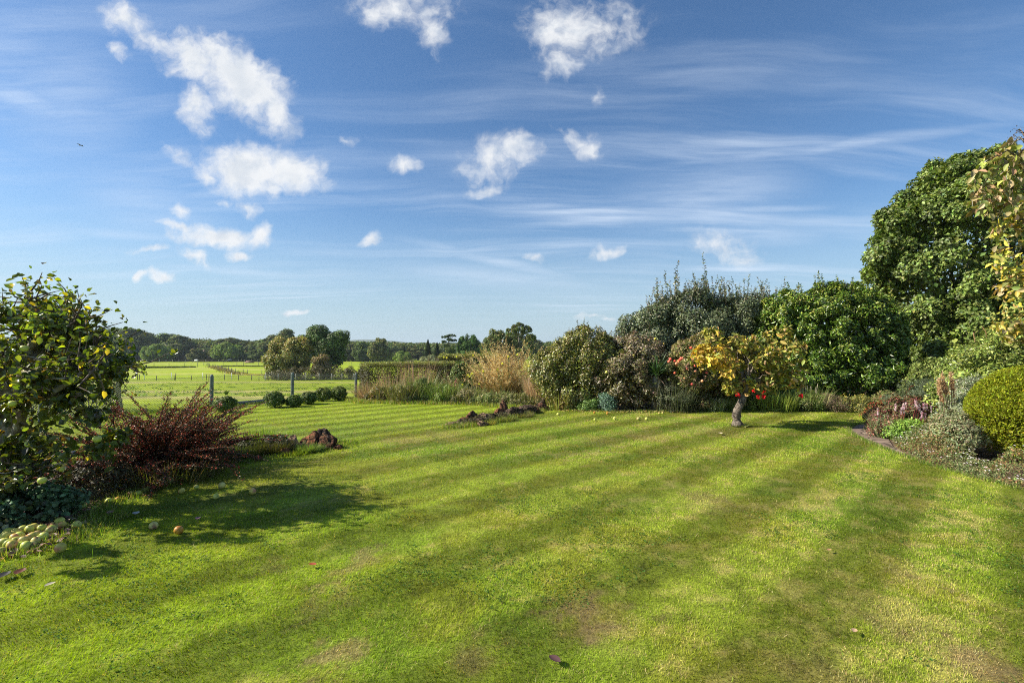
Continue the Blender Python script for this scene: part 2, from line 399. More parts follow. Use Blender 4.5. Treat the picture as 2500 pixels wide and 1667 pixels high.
def foliage(g, blobs, nleaf, L, colors, weights=None, nl=60, lr=.3, ratio=.5, shape='diamond', ground=None, up=.35, rough=.55,
            fill=.25, fold=.25, jit=.25, lumpcol=.18, flat=1.0, spread=.92, droop=0.0, Lj=.35, top=None, topw=0.):
    zmin = None if ground is None else ground + .05
    Lc, lrr, cen = lumps_on(blobs, nl, lr, spread, zmin)
    lt = 1 + lumpcol * rng.normal(size=(len(Lc), 1))
    i = rng.choice(len(Lc), nleaf, p=lrr ** 2 / (lrr ** 2).sum())
    d = rdir(nleaf); out = nrm(Lc - cen)[i]
    d = nrm(d + out * .55)
    P = Lc[i] + d * lrr[i][:, None] * (rng.random((nleaf, 1)) ** .33) * [1, 1, flat]
    N = d * .6 + out * .5 + np.array([0, 0, up]) + rng.normal(size=(nleaf, 3)) * rough
    col = pal(nleaf, colors, weights, jit) * lt[i]
    if top is not None:
        bl = np.array(blobs); z0 = (bl[:, 2] - bl[:, 5]).min(); z1 = (bl[:, 2] + bl[:, 5]).max()
        m = rng.random(nleaf) < topw * np.clip((P[:, 2] - z0) / (z1 - z0), 0, 1) ** 2
        col[m] = pal(m.sum(), top, None, jit)
    LL = L * (1 + Lj * (rng.random(nleaf) * 2 - 1))
    if fill > 0:                                           # leaves deeper in the plant
        nf = int(nleaf * fill); bl = np.array(blobs, float); j = rng.integers(0, len(bl), nf)
        Pf = bl[j, :3] + rdir(nf) * bl[j, 3:] * (.5 + .38 * rng.random((nf, 1)))
        P = np.concatenate([P, Pf]); N = np.concatenate([N, rdir(nf)]); LL = np.concatenate([LL, np.full(nf, L * 1.7)])
        col = np.concatenate([col, pal(nf, colors, weights, jit)])
    if ground is not None:
        k = P[:, 2] > ground + .01; P = P[k]; N = N[k]; LL = LL[k]; col = col[k]
    leaves(g, P, N, LL, col, ratio, shape, fold=fold, droop=droop)
    return Lc, lrr

def limbs(g, base, tips, r0, col, wob=.12, n=5, start=.35, seg=5):
    """limbs from the trunk top to the given tips"""
    base = np.asarray(base, float)
    for t in tips:
        t = np.asarray(t, float); L = np.linalg.norm(t - base); s = np.linspace(0, 1, seg + 1)[:, None]
        P = base + (t - base) * s; P[:, 2] += np.sin(s[:, 0] * pi) * L * .10
        P[1:-1] += rng.normal(size=(seg - 1, 3)) * L * wob * .35
        rr = r0 * (0.45 + .3 * rng.random())
        tube(g, P, rr * (1 - .85 * s[:, 0]), n, col)

def shoots(gl, gs, bases, length, nleaf, L, colors, weights=None, lean=.12, col=(.08, .055, .035), ratio=.45, r=.006):
    """upright shoots with leaves along them"""
    for b in bases:
        h = length * (.4 + .9 * rng.random()); ln = rng.normal(size=2) * lean
        s = np.linspace(0, 1, 6)
        P = np.stack([b[0] + ln[0] * h * s + .02 * h * np.sin(s * 5), b[1] + ln[1] * h * s, b[2] + h * s], 1)
        tube(gs, P, r * (1.2 - s), 3, col, cap=False)
        k = max(4, int(nleaf * h / length)); u = rng.random(k) ** .8
        Q_ = np.stack([np.interp(u, s, P[:, i]) for i in range(3)], 1)
        d = rdir(k); d[:, 2] = np.abs(d[:, 2]) * .5 + .25
        leaves(gl, Q_, rng.normal(size=(k, 3)) + [0, 0, .4], L * (1.1 - .5 * u), pal(k, colors, weights), ratio, T=d)

def blades(g, P, H, lean_dir, lean, width, col, seg=3, curl=.6, tip=0.05):
    """grass blades / strap leaves: P (n,3) bases, H heights, lean_dir (n,2) unit, lean (n,) radians"""
    n = len(P); H = np.broadcast_to(H, (n,)); lean = np.broadcast_to(lean, (n,)); width = np.broadcast_to(width, (n,))
    ld = np.concatenate([lean_dir, np.zeros((n, 1))], 1)
    a = rng.random(n) * 2 * pi
    Wv = np.stack([np.cos(a), np.sin(a), np.zeros(n)], 1)
    Wv = nrm(Wv + np.cross(ld, [0, 0, 1.]) * 1.0)
    rows = []; pos = P.copy()
    step = H / seg
    for s in range(seg + 1):
        wd = width * (1 - (s / seg) ** 1.5) + width * tip
        if s < seg:
            rows.append(pos - Wv * wd[:, None] * .5); rows.append(pos + Wv * wd[:, None] * .5)
        else: rows.append(pos)
        ang = lean * (1 + curl * (s / max(1, seg)))
        ang = np.minimum(ang, 2.6)
        pos = pos + (ld * np.sin(ang)[:, None] + np.array([0, 0, 1.]) * np.cos(ang)[:, None]) * step[:, None]
    V = np.stack(rows, 1); k = V.shape[1]; b = np.arange(n)[:, None] * k
    fs = []
    for s in range(seg - 1):
        fs.append(b + [2 * s, 2 * s + 1, 2 * s + 3, 2 * s + 2])
    tri = b + [2 * seg - 2, 2 * seg - 1, 2 * seg]
    fl = ([np.concatenate(fs)] if fs else []) + [tri]
    g.add(V.reshape(-1, 3), fl, np.repeat(col, k, 0))

def clump(g, c, r, n, h, colors, weights=None, lean=.5, width=.01, seg=4, curl=.8, hj=.3, bias=(0, 0)):
    a = rng.random(n) * 2 * pi; rr = r * np.sqrt(rng.random(n))
    P = np.stack([c[0] + rr * np.cos(a), c[1] + rr * np.sin(a), np.full(n, c[2])], 1)
    ld = nrm(np.stack([np.cos(a) + bias[0], np.sin(a) + bias[1]], 1) + rng.normal(size=(n, 2)) * .35)
    blades(g, P, h * (1 + hj * (rng.random(n) * 2 - 1)), ld, lean * (rng.random(n) ** .7), width, pal(n, colors, weights), seg, curl)

def ico(sub=2):
    import bmesh
    bm = bmesh.new(); bmesh.ops.create_icosphere(bm, subdivisions=sub, radius=1)
    V = np.array([v.co[:] for v in bm.verts]); Fc = np.array([[v.index for v in f.verts] for f in bm.faces]); bm.free()
    return V, Fc
ICO1 = ico(1); ICO2 = ico(2); ICO3 = ico(3); ICO4 = ico(4)
def box(g, c, s, col, rz=0., bev=0.0):
    V = np.array([[x, y, z] for x in (-.5, .5) for y in (-.5, .5) for z in (-.5, .5)]) * s
    cr, sr = cos(rz), sin(rz)
    V = np.stack([V[:, 0] * cr - V[:, 1] * sr, V[:, 0] * sr + V[:, 1] * cr, V[:, 2]], 1) + c
    g.add(V, [np.array([[0, 1, 3, 2], [4, 6, 7, 5], [0, 4, 5, 1], [2, 3, 7, 6], [0, 2, 6, 4], [1, 5, 7, 3]])], col)

# ------------------------------------------------------------ terrain
EX = np.array([-60, -12, -6.5, -4.67, -3.0, -1.38, 0.8, 3, 20, 60.]); EY = np.array([3.0, 5.6, 6.9, 7.5, 8.6, 10.5, 13.6, 16, 30, 60.])
ZY = np.array([-50, 20, 30, 50, 79, 100, 170, 260, 300, 600, 9000.]); ZZ = np.array([0, 0, -.55, -1.6, -2.8, -3.1, -3.55, -4.15, -4.4, -4.6, -4.6])
def terr(x, y):
    x = np.asarray(x, float); y = np.asarray(y, float)
    t = (y - np.interp(x, EX, EY)) / 2.2
    return -.45 * sstep(t) + np.interp(y, ZY, ZZ)
def T1(x, y): return float(terr(x, y))

bedA = [(-14, 3.6), (-5.2, 3.62), (-4.2, 3.72), (-3.78, 4.25), (-4.15, 4.75), (-4.45, 5.8), (-4.25, 6.4), (-3.95, 7.2), (-3.55, 7.7), (-3.0, 8.3), (-2.85, 8.75), (-3.4, 8.85), (-4.2, 8.4), (-5.2, 8.1), (-7, 7.7), (-14, 7.2)]
bedS = [(-1.42, 10.25), (-.75, 10.7), (-.1, 11.6), (.85, 13.3), (.8, 13.9), (.1, 12.6), (-.7, 11.5), (-1.45, 10.7)]
bedB = [(.55, 14.1), (.85, 13.75), (1.8, 13.15), (3.2, 12.87), (4.4, 12.95), (6.25, 13.4), (7.55, 13.35), (9.0, 13.15), (9.8, 12.9), (22, 12.5), (22, 40), (1.0, 40), (1.0, 17.2), (.4, 15.5)]
bedC = [(-7.6, 21.6), (-6.2, 19.5), (-4, 19.1), (-1.6, 18.9), (-.4, 18.0), (1.2, 17.4), (1.2, 40), (-9, 40)]
bedR = [(9.8, 12.95), (8.6, 11.4), (7.6, 10.75), (7.05, 10.2), (6.72, 9.6), (6.4, 8.7), (6.18, 7.8), (6.03, 7.0), (6.0, 6.3), (6.08, 5.7), (6.3, 5.0), (7, 4), (9, 2.5), (22, 2), (22, 12.6)]
BEDS = [bedA, bedS, bedB, bedC, bedR]
fence_line = [(-19.5, 6.5), (-16.6, 10.6), (-14.0, 14.4), (-11.3, 18.2), (-9.4, 20.7), (-7.55, 23.4)]
garden = [(-19.2, 6.4), (-16.2, 10.6), (-13.6, 14.4), (-10.9, 18.1), (-9.0, 20.5), (-7.3, 23.2), (-7.3, 40), (22, 40), (22, -4), (-19.2, -4)]
def on_lawn(x, y):
    m = inpoly(x, y, garden)
    for b in BEDS: m &= ~inpoly(x, y, b)
    return m

# lawn colour: living and dry grass, with stripe light and dark painted in
SD = np.array([.72, .695]); SN = np.array([.695, -.72])
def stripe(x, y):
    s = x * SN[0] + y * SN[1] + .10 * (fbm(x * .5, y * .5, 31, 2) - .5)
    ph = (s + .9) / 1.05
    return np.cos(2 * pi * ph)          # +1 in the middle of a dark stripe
DRY = [(1350, 1405, .22, 1.), (1365, 1390, .12, .6), (790, 1350, .16, .9), (740, 1385, .12, .5), (840, 1282, .14, .8), (790, 1310, .1, .8), (2265, 1540, .22, 1.), (780, 1495, .14, .9), (1100, 1500, .14, .6),
       (1630, 1150, .3, .5), (930, 1010, .5, .55), (1020, 1000, .5, .5), (1480, 1000, .4, .6), (1380, 1010, .4, .4), (1650, 990, .35, .35), (2080, 1310, .2, .5), (1900, 1560, .25, .5), (640, 1290, .1, .5), (210, 1320, .1, .6), (2050, 1420, .2, .5)]
def lawn_col(x, y):
    d = np.hypot(x, y)
    n1 = fbm(x * .9, y * .9, 1, 4); n2 = fbm(x * 2.7, y * 2.7, 5, 4); n3 = fbm(x * 9, y * 9, 9, 3)
    n4 = fbm(x * 24, y * 24, 13, 3)
    dry = sstep((n1 * .18 + n2 * .20 + n3 * .34 + n4 * .36 + .075 * sstep((x + 1.2) / 3.5) - .615) / .10) * .50
    for (a, b, r, wt) in DRY:
        Yq = F * CAMZ / (b * .43537 - 350); Xq = (a * .43537 - 512) / F * Yq
        dd = np.hypot((x - Xq), (y - Yq) * .8) / (r * .9) + (n3 - .5) * 2.4 + (n4 - .5) * 2.4 + (n2 - .5) * 1.0
        dry = np.maximum(dry, wt * .95 * sstep(1.3 - dd))
    lush = sstep((fbm(x * .6 + 4, y * .6, 17, 3) - .45) / .25)
    left = sstep((-x - .0) / 3.0) * sstep((6 - y) / 3.0)
    far_ = sstep((y - 12) / 5)
    moss = sstep((fbm(x * 2.1, y * 2.1, 23, 3) - .52) / .12)
    c_yel = np.array([.305, .36, .028]); c_grn = np.array([.165, .27, .015]); c_dry = np.array([.38, .28, .11]); c_left = np.array([.27, .36, .006]); c_moss = np.array([.27, .25, .02])
    m = (.25 + .5 * lush)[..., None]
    c = c_yel * (1 - m) + c_grn * m
    c = c * (1 - .4 * moss[..., None]) + c_moss * .4 * moss[..., None]
    c = c + (c_left - c) * (left * .8)[..., None]
    c = c + (c_yel * [1.15, 1.25, .8] - c) * (far_ * .7)[..., None]
    c = c + (c_dry - c) * (dry * (1 - .75 * left))[..., None]
    st = sstep((stripe(x, y) * (1 + .5 * (n2 - .5)) + 1.2 * (n2 - .5) + .6) / 1.3)       # sheen and shade of the leaning blades painted into the stripe colour
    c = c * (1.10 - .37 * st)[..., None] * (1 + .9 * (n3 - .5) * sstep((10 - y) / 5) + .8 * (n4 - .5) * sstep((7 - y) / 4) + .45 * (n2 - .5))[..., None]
    return c, dry, lush

def sheet(name, xs, ys, zf, colf, mat, keep=None, kind='structure'):
    X, Y = np.meshgrid(xs, ys); Z = zf(X, Y); V = np.stack([X, Y, Z], -1).reshape(-1, 3)
    nx = len(xs); i, j = np.meshgrid(np.arange(len(xs) - 1), np.arange(len(ys) - 1)); a = (j * nx + i).ravel()
    Fq = np.stack([a, a + 1, a + nx + 1, a + nx], -1)
    if keep is not None:
        cxm = (X[:-1, :-1] + X[1:, 1:]).ravel() / 2; cym = (Y[:-1, :-1] + Y[1:, 1:]).ravel() / 2
        Fq = Fq[keep(cxm, cym)]
        u, inv = np.unique(Fq, return_inverse=True); V = V[u]; Fq = inv.reshape(-1, 4)
    g = Geo(); g.add(V, [Fq], colf(V[:, 0], V[:, 1])); o = g.build(name, mat, smooth=True); o['kind'] = kind
    return o

# pasture: one sheet to the horizon
xs = np.unique(np.concatenate([np.linspace(-9000, -400, 20), np.linspace(-400, 300, 200), np.linspace(300, 9000, 20)]))
ys = np.unique(np.concatenate([np.linspace(-600, 0, 10), np.linspace(0, 130, 130), np.linspace(130, 400, 90), np.linspace(400, 9000, 20)]))
def pz(x, y):
    z = terr(x, y) - .03
    z = z + (fbm(x * .05, y * .05, 41, 3) - .5) * .5 * sstep((y - 30) / 40)
    inside = inpoly(x, y, [(-18.5, 7), (-10, 19.5), (-7, 24), (-7, 30), (20, 30), (20, -3), (-18.5, -3)])
    return np.where(inside, z - .25, z)
def pcol(x, y):
    n = fbm(x * .03, y * .12, 43, 4); n2 = fbm(x * .25, y * .6, 44, 4)
    base = np.array([.33, .40, .018]); dk = np.array([.23, .31, .014]); tan = np.array([.42, .37, .13])
    m = sstep((n2 - .40) / .25)[:, None]; c = base * m + dk * (1 - m)
    t = np.exp(-((y - 24.5 - .25 * x * 0 - 2 * (n2 - .5)) / 2.0) ** 2) * .65 + np.exp(-((y - 34 - .2 * (x + 20) * 0) / 2.5) ** 2) * .7 + np.exp(-((y - 67) / 3.5) ** 2) * .55 + sstep((n - .56) / .1) * .25
    t = np.clip(t * 1.5, 0, .9)[:, None]
    c = c * (1 - t) + tan * t
    # far beyond the paddocks the land is dark woodland and rough ground
    f = sstep((y - 330) / 60)[:, None]; c = c * (1 - f) + np.array([.05, .07, .025]) * f
    return c
def field_mat():
    m = bpy.data.materials.new('pasture'); m.use_nodes = True; t = NT(m.node_tree); t.n.clear()
    a = t.new('ShaderNodeAttribute', attribute_name='Col'); v = t.new('ShaderNodeNewGeometry').outputs['Position']
    vs = t.mapping(v, sc=(.35, 1, 1))
    f = t.ramp(t.noise(vs, 1.6, 8, .65), .3, .7, .62, 1.3)
    col = t.mix(1.0, a.outputs['Color'], t.comb(f, f, f), 'MULTIPLY')
    f2 = t.ramp(t.noise(vs, .9, 5, .7), .58, .66)
    col = t.mix(t.math('MULTIPLY', f2, .5), col, (.09, .14, .02))
    p = t.new('ShaderNodeBsdfPrincipled'); t.put(p.inputs['Base Color'], col); p.inputs['Roughness'].default_value = .9; p.inputs['Specular IOR Level'].default_value = .1
    b = t.new('ShaderNodeBump'); b.inputs['Strength'].default_value = .5; b.inputs['Distance'].default_value = .12
    t.put(b.inputs['Height'], t.noise(v, 5, 6, .7)); t.put(p.inputs['Normal'], b.outputs[0])
    o = t.new('ShaderNodeOutputMaterial'); t.l.new(p.outputs[0], o.inputs[0]); return m
sheet('field', xs, ys, pz, pcol, field_mat())

# soil of the beds under everything in the garden
gxs = np.arange(-19.4, 22.01, .25); gys = np.arange(-4, 30.01, .25)
def soilcol(x, y):
    n = fbm(x * 3, y * 3, 51, 3)[:, None]
    return np.array([.10, .065, .04]) * (1 - n) + np.array([.19, .13, .085]) * n
sheet('flower_bed', gxs, gys, lambda x, y: terr(x, y) - .035 + .02 * fbm(x * 2, y * 2, 52, 3), soilcol, M_soil, keep=lambda x, y: inpoly(x, y, garden))
# lawn turf, cut out in a fine grid round the beds
lxs = np.arange(-19, 14.01, .08); lys = np.arange(-1, 24.01, .08)
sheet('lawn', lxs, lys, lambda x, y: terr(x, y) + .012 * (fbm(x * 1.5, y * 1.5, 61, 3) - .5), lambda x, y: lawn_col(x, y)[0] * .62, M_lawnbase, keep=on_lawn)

# stone path between the lawn edge and the right-hand border
pin = [(9.8, 12.95), (9.2, 11.4), (8.3, 10.8), (7.85, 10.2), (7.2, 9.3), (6.6, 8.4), (6.24, 7.6), (6.08, 6.9), (6.02, 6.3), (6.08, 5.7), (6.3, 5.0)]
pout = [(9.7, 12.9), (8.5, 11.5), (7.5, 10.85), (6.95, 10.2), (6.62, 9.6), (6.3, 8.7), (6.08, 7.8), (5.95, 7.0), (5.93, 6.3), (6.0, 5.7), (6.22, 5.0)]
def resamp(p, n):
    p = np.array(p); s = np.concatenate([[0], np.cumsum(np.linalg.norm(np.diff(p, axis=0), axis=1))]); u = np.linspace(0, s[-1], n)
    return np.stack([np.interp(u, s, p[:, 0]), np.interp(u, s, p[:, 1])], 1)
a_ = resamp(pin, 60); b_ = resamp(pout, 60); g = Geo(); rows = []
for t in np.linspace(0, 1, 7): rows.append(a_ * (1 - t) + b_ * t)
V = np.stack(rows, 1).reshape(-1, 2); V = np.concatenate([V, (terr(V[:, 0], V[:, 1]) - .008)[:, None]], 1)
ii, jj = np.meshgrid(np.arange(59), np.arange(6), indexing='ij'); a0 = (ii * 7 + jj).ravel()
g.add(V, [np.stack([a0, a0 + 1, a0 + 8, a0 + 7], -1)], (.30, .22, .18))
def path_mat():
    m = bpy.data.materials.new('stone paving'); m.use_nodes = True; t = NT(m.node_tree); t.n.clear()
    v = t.new('ShaderNodeNewGeometry').outputs['Position']
    vo = t.new('ShaderNodeTexVoronoi', feature='DISTANCE_TO_EDGE'); t.put(vo.inputs['Vector'], v); vo.inputs['Scale'].default_value = 3.2
    vc = t.new('ShaderNodeTexVoronoi'); t.put(vc.inputs['Vector'], v); vc.inputs['Scale'].default_value = 3.2
    st = t.mix(t.noise(v, 6, 6, .65), (.15, .095, .07), (.31, .23, .18))
    bw = t.new('ShaderNodeRGBToBW'); t.put(bw.inputs[0], vc.outputs['Color']); st = t.mix(.45, st, t.comb(bw.outputs[0], bw.outputs[0], bw.outputs[0]), 'SOFT_LIGHT')
    col = t.mix(t.ramp(vo.outputs['Distance'], .02, .06), (.07, .05, .03), st)
    p = t.new('ShaderNodeBsdfPrincipled'); t.put(p.inputs['Base Color'], col); p.inputs['Roughness'].default_value = .85
    b = t.new('ShaderNodeBump'); b.inputs['Strength'].default_value = .6; b.inputs['Distance'].default_value = .02
    t.put(b.inputs['Height'], t.math('ADD', t.ramp(vo.outputs['Distance'], .0, .08), t.math('MULTIPLY', t.noise(v, 25, 5, .6), .3))); t.put(p.inputs['Normal'], b.outputs[0])
    o = t.new('ShaderNodeOutputMaterial'); t.l.new(p.outputs[0], o.inputs[0]); return m
o = g.build('path', path_mat(), smooth=True); o['kind'] = 'structure'

# grass blades of the lawn
g = Geo()
for (y0, y1, den, wd, hh, seg) in [(1.5, 2.6, 19000, .0024, .018, 2), (2.6, 3.6, 16000, .0028, .018, 2), (3.6, 5.0, 10500, .0036, .018, 2), (5.0, 7.2, 5000, .0048, .020, 1),
                                   (7.2, 11, 2300, .008, .024, 1), (11, 23.5, 800, .014, .024, 1)]:
    xm = min(1.12 * y1 + 1.0, 16); n = int(2 * xm * (y1 - y0) * den)
    x = (rng.random(n) * 2 - 1) * xm; y = y0 + rng.random(n) * (y1 - y0)
    k = on_lawn(x, y) & (np.abs(x) < 1.12 * y + 1.0); x = x[k]; y = y[k]
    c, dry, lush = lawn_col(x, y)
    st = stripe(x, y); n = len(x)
    amp = np.clip(st * 2.2, -1, 1)
    ang = math.atan2(SD[1], SD[0]) + np.where(amp > 0, pi, 0) + rng.normal(size=n) * (.55 + .9 * (1 - np.abs(amp)))
    ld = np.stack([np.cos(ang), np.sin(ang)], 1)
    lean = np.clip(.62 + .30 * rng.normal(size=n), .05, 1.35) + .25 * dry
    H = hh * (.55 + .8 * rng.random(n)) * (1 - .35 * dry) * (.85 + .4 * fbm(x * 5, y * 5, 71, 2))
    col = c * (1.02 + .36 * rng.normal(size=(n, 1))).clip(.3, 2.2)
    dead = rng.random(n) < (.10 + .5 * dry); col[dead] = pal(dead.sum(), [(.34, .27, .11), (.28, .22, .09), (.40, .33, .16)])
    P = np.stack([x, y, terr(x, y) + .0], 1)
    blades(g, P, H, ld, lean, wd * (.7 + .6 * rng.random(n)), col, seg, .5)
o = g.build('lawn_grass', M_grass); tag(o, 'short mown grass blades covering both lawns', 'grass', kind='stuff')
g = Geo(); n = 60000; x = rng.uniform(-6, 8, n); y = rng.uniform(1.7, 9.5, n)
m = (fbm(x * 1.1 + 3, y * 1.1, 111, 3) * .6 + fbm(x * 5, y * 5, 112, 3) * .4 > .575) & on_lawn(x, y); x = x[m]; y = y[m]; n = len(x)
for j in range(3):
    a = rng.random(n) * 6.28; leaves(g, np.stack([x, y, .012 + .014 * rng.random(n)], 1), rng.normal(size=(n, 3)) * .35 + [0, 0, 1], .012, pal(n, [(.06, .13, .02), (.09, .17, .03), (.05, .10, .02)]), .9, T=np.stack([np.cos(a + j * 2.1), np.sin(a + j * 2.1), 0 * a], 1))
n = 5000; x = rng.uniform(-5, 7, n); y = rng.uniform(1.7, 7, n); m = on_lawn(x, y); x = x[m]; y = y[m]; n = len(x); a = rng.random(n) * 6.28
blades(g, np.stack([x, y, 0 * x], 1), .05 * (.6 + .7 * rng.random(n)), np.stack([np.cos(a), np.sin(a)], 1), .5 + .9 * rng.random(n), .003, pal(n, [(.20, .30, .03), (.34, .30, .14), (.14, .24, .03)]), 3)
o = g.build('clover', M_grass); tag(o, 'patches of small leaved clover and stray blades in the mown lawn', 'lawn weeds', kind='stuff')
# unmown tufts along the edges
g = Geo()
def edge_tufts(pts, n, h, wd, spread, cols, wts=None, lean=.7):
    p = resamp(pts, n); p = p + rng.normal(size=p.shape) * spread
    P = np.concatenate([p, terr(p[:, 0], p[:, 1])[:, None]], 1); a = rng.random(n) * 2 * pi
    blades(g, P, h * (.4 + rng.random(n)), np.stack([np.cos(a), np.sin(a)], 1), lean * rng.random(n), wd, pal(n, cols, wts), 3, .6)
GRN = [(.14, .22, .03), (.20, .28, .04), (.10, .16, .03), (.30, .27, .12)]
edge_tufts(bedA[2:12], 9000, .06, .005, .09, GRN)
edge_tufts(bedA[2:6], 900, .08, .005, .2, GRN)
edge_tufts(bedS, 7000, .10, .008, .08, GRN, (1, 1, 1.3, 2))
edge_tufts(bedB[:10], 6000, .08, .009, .06, GRN)
edge_tufts(bedC[:6], 7000, .14, .014, .14, GRN + [(.38, .30, .14)])
edge_tufts([(-16.2, 10.6), (-13.6, 14.4), (-10.9, 18.1), (-9.0, 20.5), (-7.3, 23.2)], 7000, .10, .013, .12, GRN)
edge_tufts(bedR[1:12], 5000, .05, .006, .03, GRN)
a = rng.random(260) * 2 * pi; p = np.stack([4.92 + .14 * np.cos(a), 10.5 + .14 * np.sin(a)], 1)
blades(g, np.concatenate([p, np.zeros((260, 1))], 1), .1 * (.4 + rng.random(260)), np.stack([np.cos(a), np.sin(a)], 1), .7, .008, pal(260, GRN + [(.4, .33, .2)]), 3)
o = g.build('edge_grass', M_grass); tag(o, 'longer rough grass fringing the beds, rocks and fence', 'grass', kind='stuff')

# ------------------------------------------------------------ far country
o = None
g = Geo()      # the distant down
x = np.linspace(-2600, 600, 90); prof = 10 + 62 * np.exp(-((x + 930) / 330) ** 2) + 22 * np.exp(-((x + 520) / 230) ** 2) + 6 * fbm(x * .01, x * 0, 81, 3)
rows = [np.stack([x, np.full_like(x, 3000 + d), -6 + prof * h], 1) for d, h in ((-700, 0), (-300, .5), (0, 1), (500, .9), (900, 0))]
V = np.concatenate(rows); nx = len(x); i, j = np.meshgrid(np.arange(nx - 1), np.arange(4)); a = (j * nx + i).ravel()
g.add(V, [np.stack([a, a + 1, a + nx + 1, a + nx], -1)], (.09, .11, .06))
o = g.build('hill', M_soil, smooth=True); o['kind'] = 'structure'

GREENS = [(.085, .125, .035), (.11, .15, .042), (.14, .175, .055), (.06, .09, .026)]
OLIVE = [(.16, .155, .052), (.19, .165, .06), (.11, .12, .035)]
BRIGHT = [(.17, .24, .05), (.22, .28, .065), (.13, .19, .04)]
DARKG = [(.05, .08, .028), (.07, .10, .034), (.04, .065, .022)]

def tree_proto(kind, w=1.0):
    """a far tree of height 10, base at the origin: trunk and crown"""
    r = bpy.data.objects.new('broadleaf_tree', None); C.objects.link(r)
    gt = Geo(); tube(gt, [(0, 0, -.3), (.1, .05, 1.6), (0, .1, 3.4), (.1, 0, 5.5)], [.34, .27, .22, .12], 6, (.09, .075, .055))
    gc = Geo()
    if kind == 'round':
        bl = [(0, 0, 5.2, 4.2, 4, 4.4), (-2.4, .5, 3.4, 2.6, 2.6, 3.3), (2.5, -.4, 3.2, 2.6, 2.6, 3.2), (0, -.6, 2.2, 3.6, 3.4, 2.4), (.6, 0, 7.4, 2.6, 2.4, 2.4)]; cols = GREENS
    elif kind == 'tall':
        bl = [(0, 0, 6.2, 3.0, 3, 3.6), (-1.7, .5, 4.3, 2.2, 2.2, 3.2), (1.9, -.2, 4.8, 2.2, 2.2, 3.2), (.3, 0, 8.2, 1.6, 1.6, 1.7)]; cols = GREENS + OLIVE[:2]
    elif kind == 'olive':
        bl = [(0, 0, 4.8, 3.8, 3.6, 4.0), (-2.6, .5, 3.4, 2.2, 2.4, 2.6), (2.7, -.4, 3.8, 2.2, 2.4, 2.6), (-.6, 0, 7.6, 2.2, 2.2, 2.0)]; cols = OLIVE + GREENS[:2]
    elif kind == 'bright':
        bl = [(0, 0, 4.6, 5.0, 4.6, 4.4), (-2.6, .5, 3.4, 3.0, 2.8, 2.9), (2.9, -.4, 3.4, 3.0, 2.8, 2.9)]; cols = BRIGHT
    elif kind == 'dome':
        bl = [(0, 0, 4.8, 5.4, 5.0, 4.6), (-2.6, .5, 3.8, 3.6, 3.4, 3.2), (2.9, -.4, 3.6, 3.4, 3.2, 3.2)]; cols = [(.06, .11, .028), (.08, .14, .035)]
    elif kind == 'bush':
        bl = [(0, 0, 3.2, 6.0, 4.5, 4.2), (-4, 0, 2.6, 4, 3, 3.3), (4.2, 0, 2.6, 4, 3, 3.4)]; cols = [(.16, .18, .09), (.19, .20, .11), (.12, .135, .06)]
    tipL, _ = foliage(gc, bl, int(7000 * w), .42, cols, nl=70, lr=1.05, ground=.15, fill=.35, rough=.5, lumpcol=.22, ratio=.8, up=.45)
    limbs(gt, (0, .1, 2.8), tipL[:7], .17, (.09, .075, .055))
    r['_base'] = [0, 0, 0]
    gt.build('trunk', M_bark, r); gc.build('crown', M_far, r)
    return r
PROTO = {}
def place_tree(kind, name, label, cat, x, y, h, wfac=1.0, group=None, rz=None, sink=0.0):
    if kind not in PROTO: PROTO[kind] = tree_proto(kind); o = PROTO[kind]
    else: o = copy_tree(PROTO[kind])
    o.name = name; s = h / 10.0
    o.location = (x, y, T1(x, y) - sink); o.scale = (s * wfac, s * wfac, s); o.rotation_euler = (0, 0, rng.random() * 6.28 if rz is None else rz)
    tag(o, label, cat, group); return o

# wood edge on the far side of the paddocks: (x in 2352 view, top y, width, distance, kind)
WG = 'trees of the far wood edge'
WL = {'round': 'rounded mid green tree in the far wood edge beyond the paddocks', 'tall': 'upright dark green tree in the far wood edge beyond the paddocks',
      'olive': 'olive brown autumn tinged tree in the far wood edge beyond the paddocks', 'bright': 'low yellowish green tree in the far wood edge beyond the paddocks'}
far = [(165, 762, 90, 300, 'round'), (225, 757, 80, 300, 'tall'), (268, 752, 75, 300, 'round'), (300, 754, 70, 290, 'tall'), (325, 762, 60, 300, 'olive'), (350, 772, 50, 300, 'tall'), (385, 764, 60, 300, 'round'), (412, 770, 50, 295, 'tall'),
       (190, 775, 80, 285, 'tall'), (240, 785, 60, 282, 'olive'), (285, 788, 60, 284, 'round'), (405, 790, 50, 288, 'tall'), (438, 780, 50, 310, 'round'), (470, 783, 55, 300, 'olive'), (500, 780, 55, 300, 'round'), (455, 800, 34, 272, 'olive'), (530, 776, 60, 295, 'tall'), (556, 780, 55, 300, 'round'), (585, 784, 50, 295, 'tall'),
       (495, 803, 40, 283, 'olive'), (610, 777, 60, 290, 'round'), (640, 768, 70, 280, 'tall'), (600, 800, 50, 275, 'round'), (575, 806, 40, 285, 'bright'), (660, 790, 60, 270, 'round'),
       (790, 784, 45, 290, 'tall'), (812, 787, 45, 290, 'olive'), (832, 783, 40, 280, 'round'), (888, 800, 40, 300, 'tall'), (855, 798, 30, 300, 'olive'),
       (905, 795, 45, 320, 'round'), (935, 793, 50, 330, 'tall'), (960, 797, 50, 320, 'olive'), (1010, 800, 40, 320, 'round'), (1240, 788, 40, 260, 'round'), (1262, 796, 40, 300, 'olive'), (1225, 778, 40, 230, 'tall')]
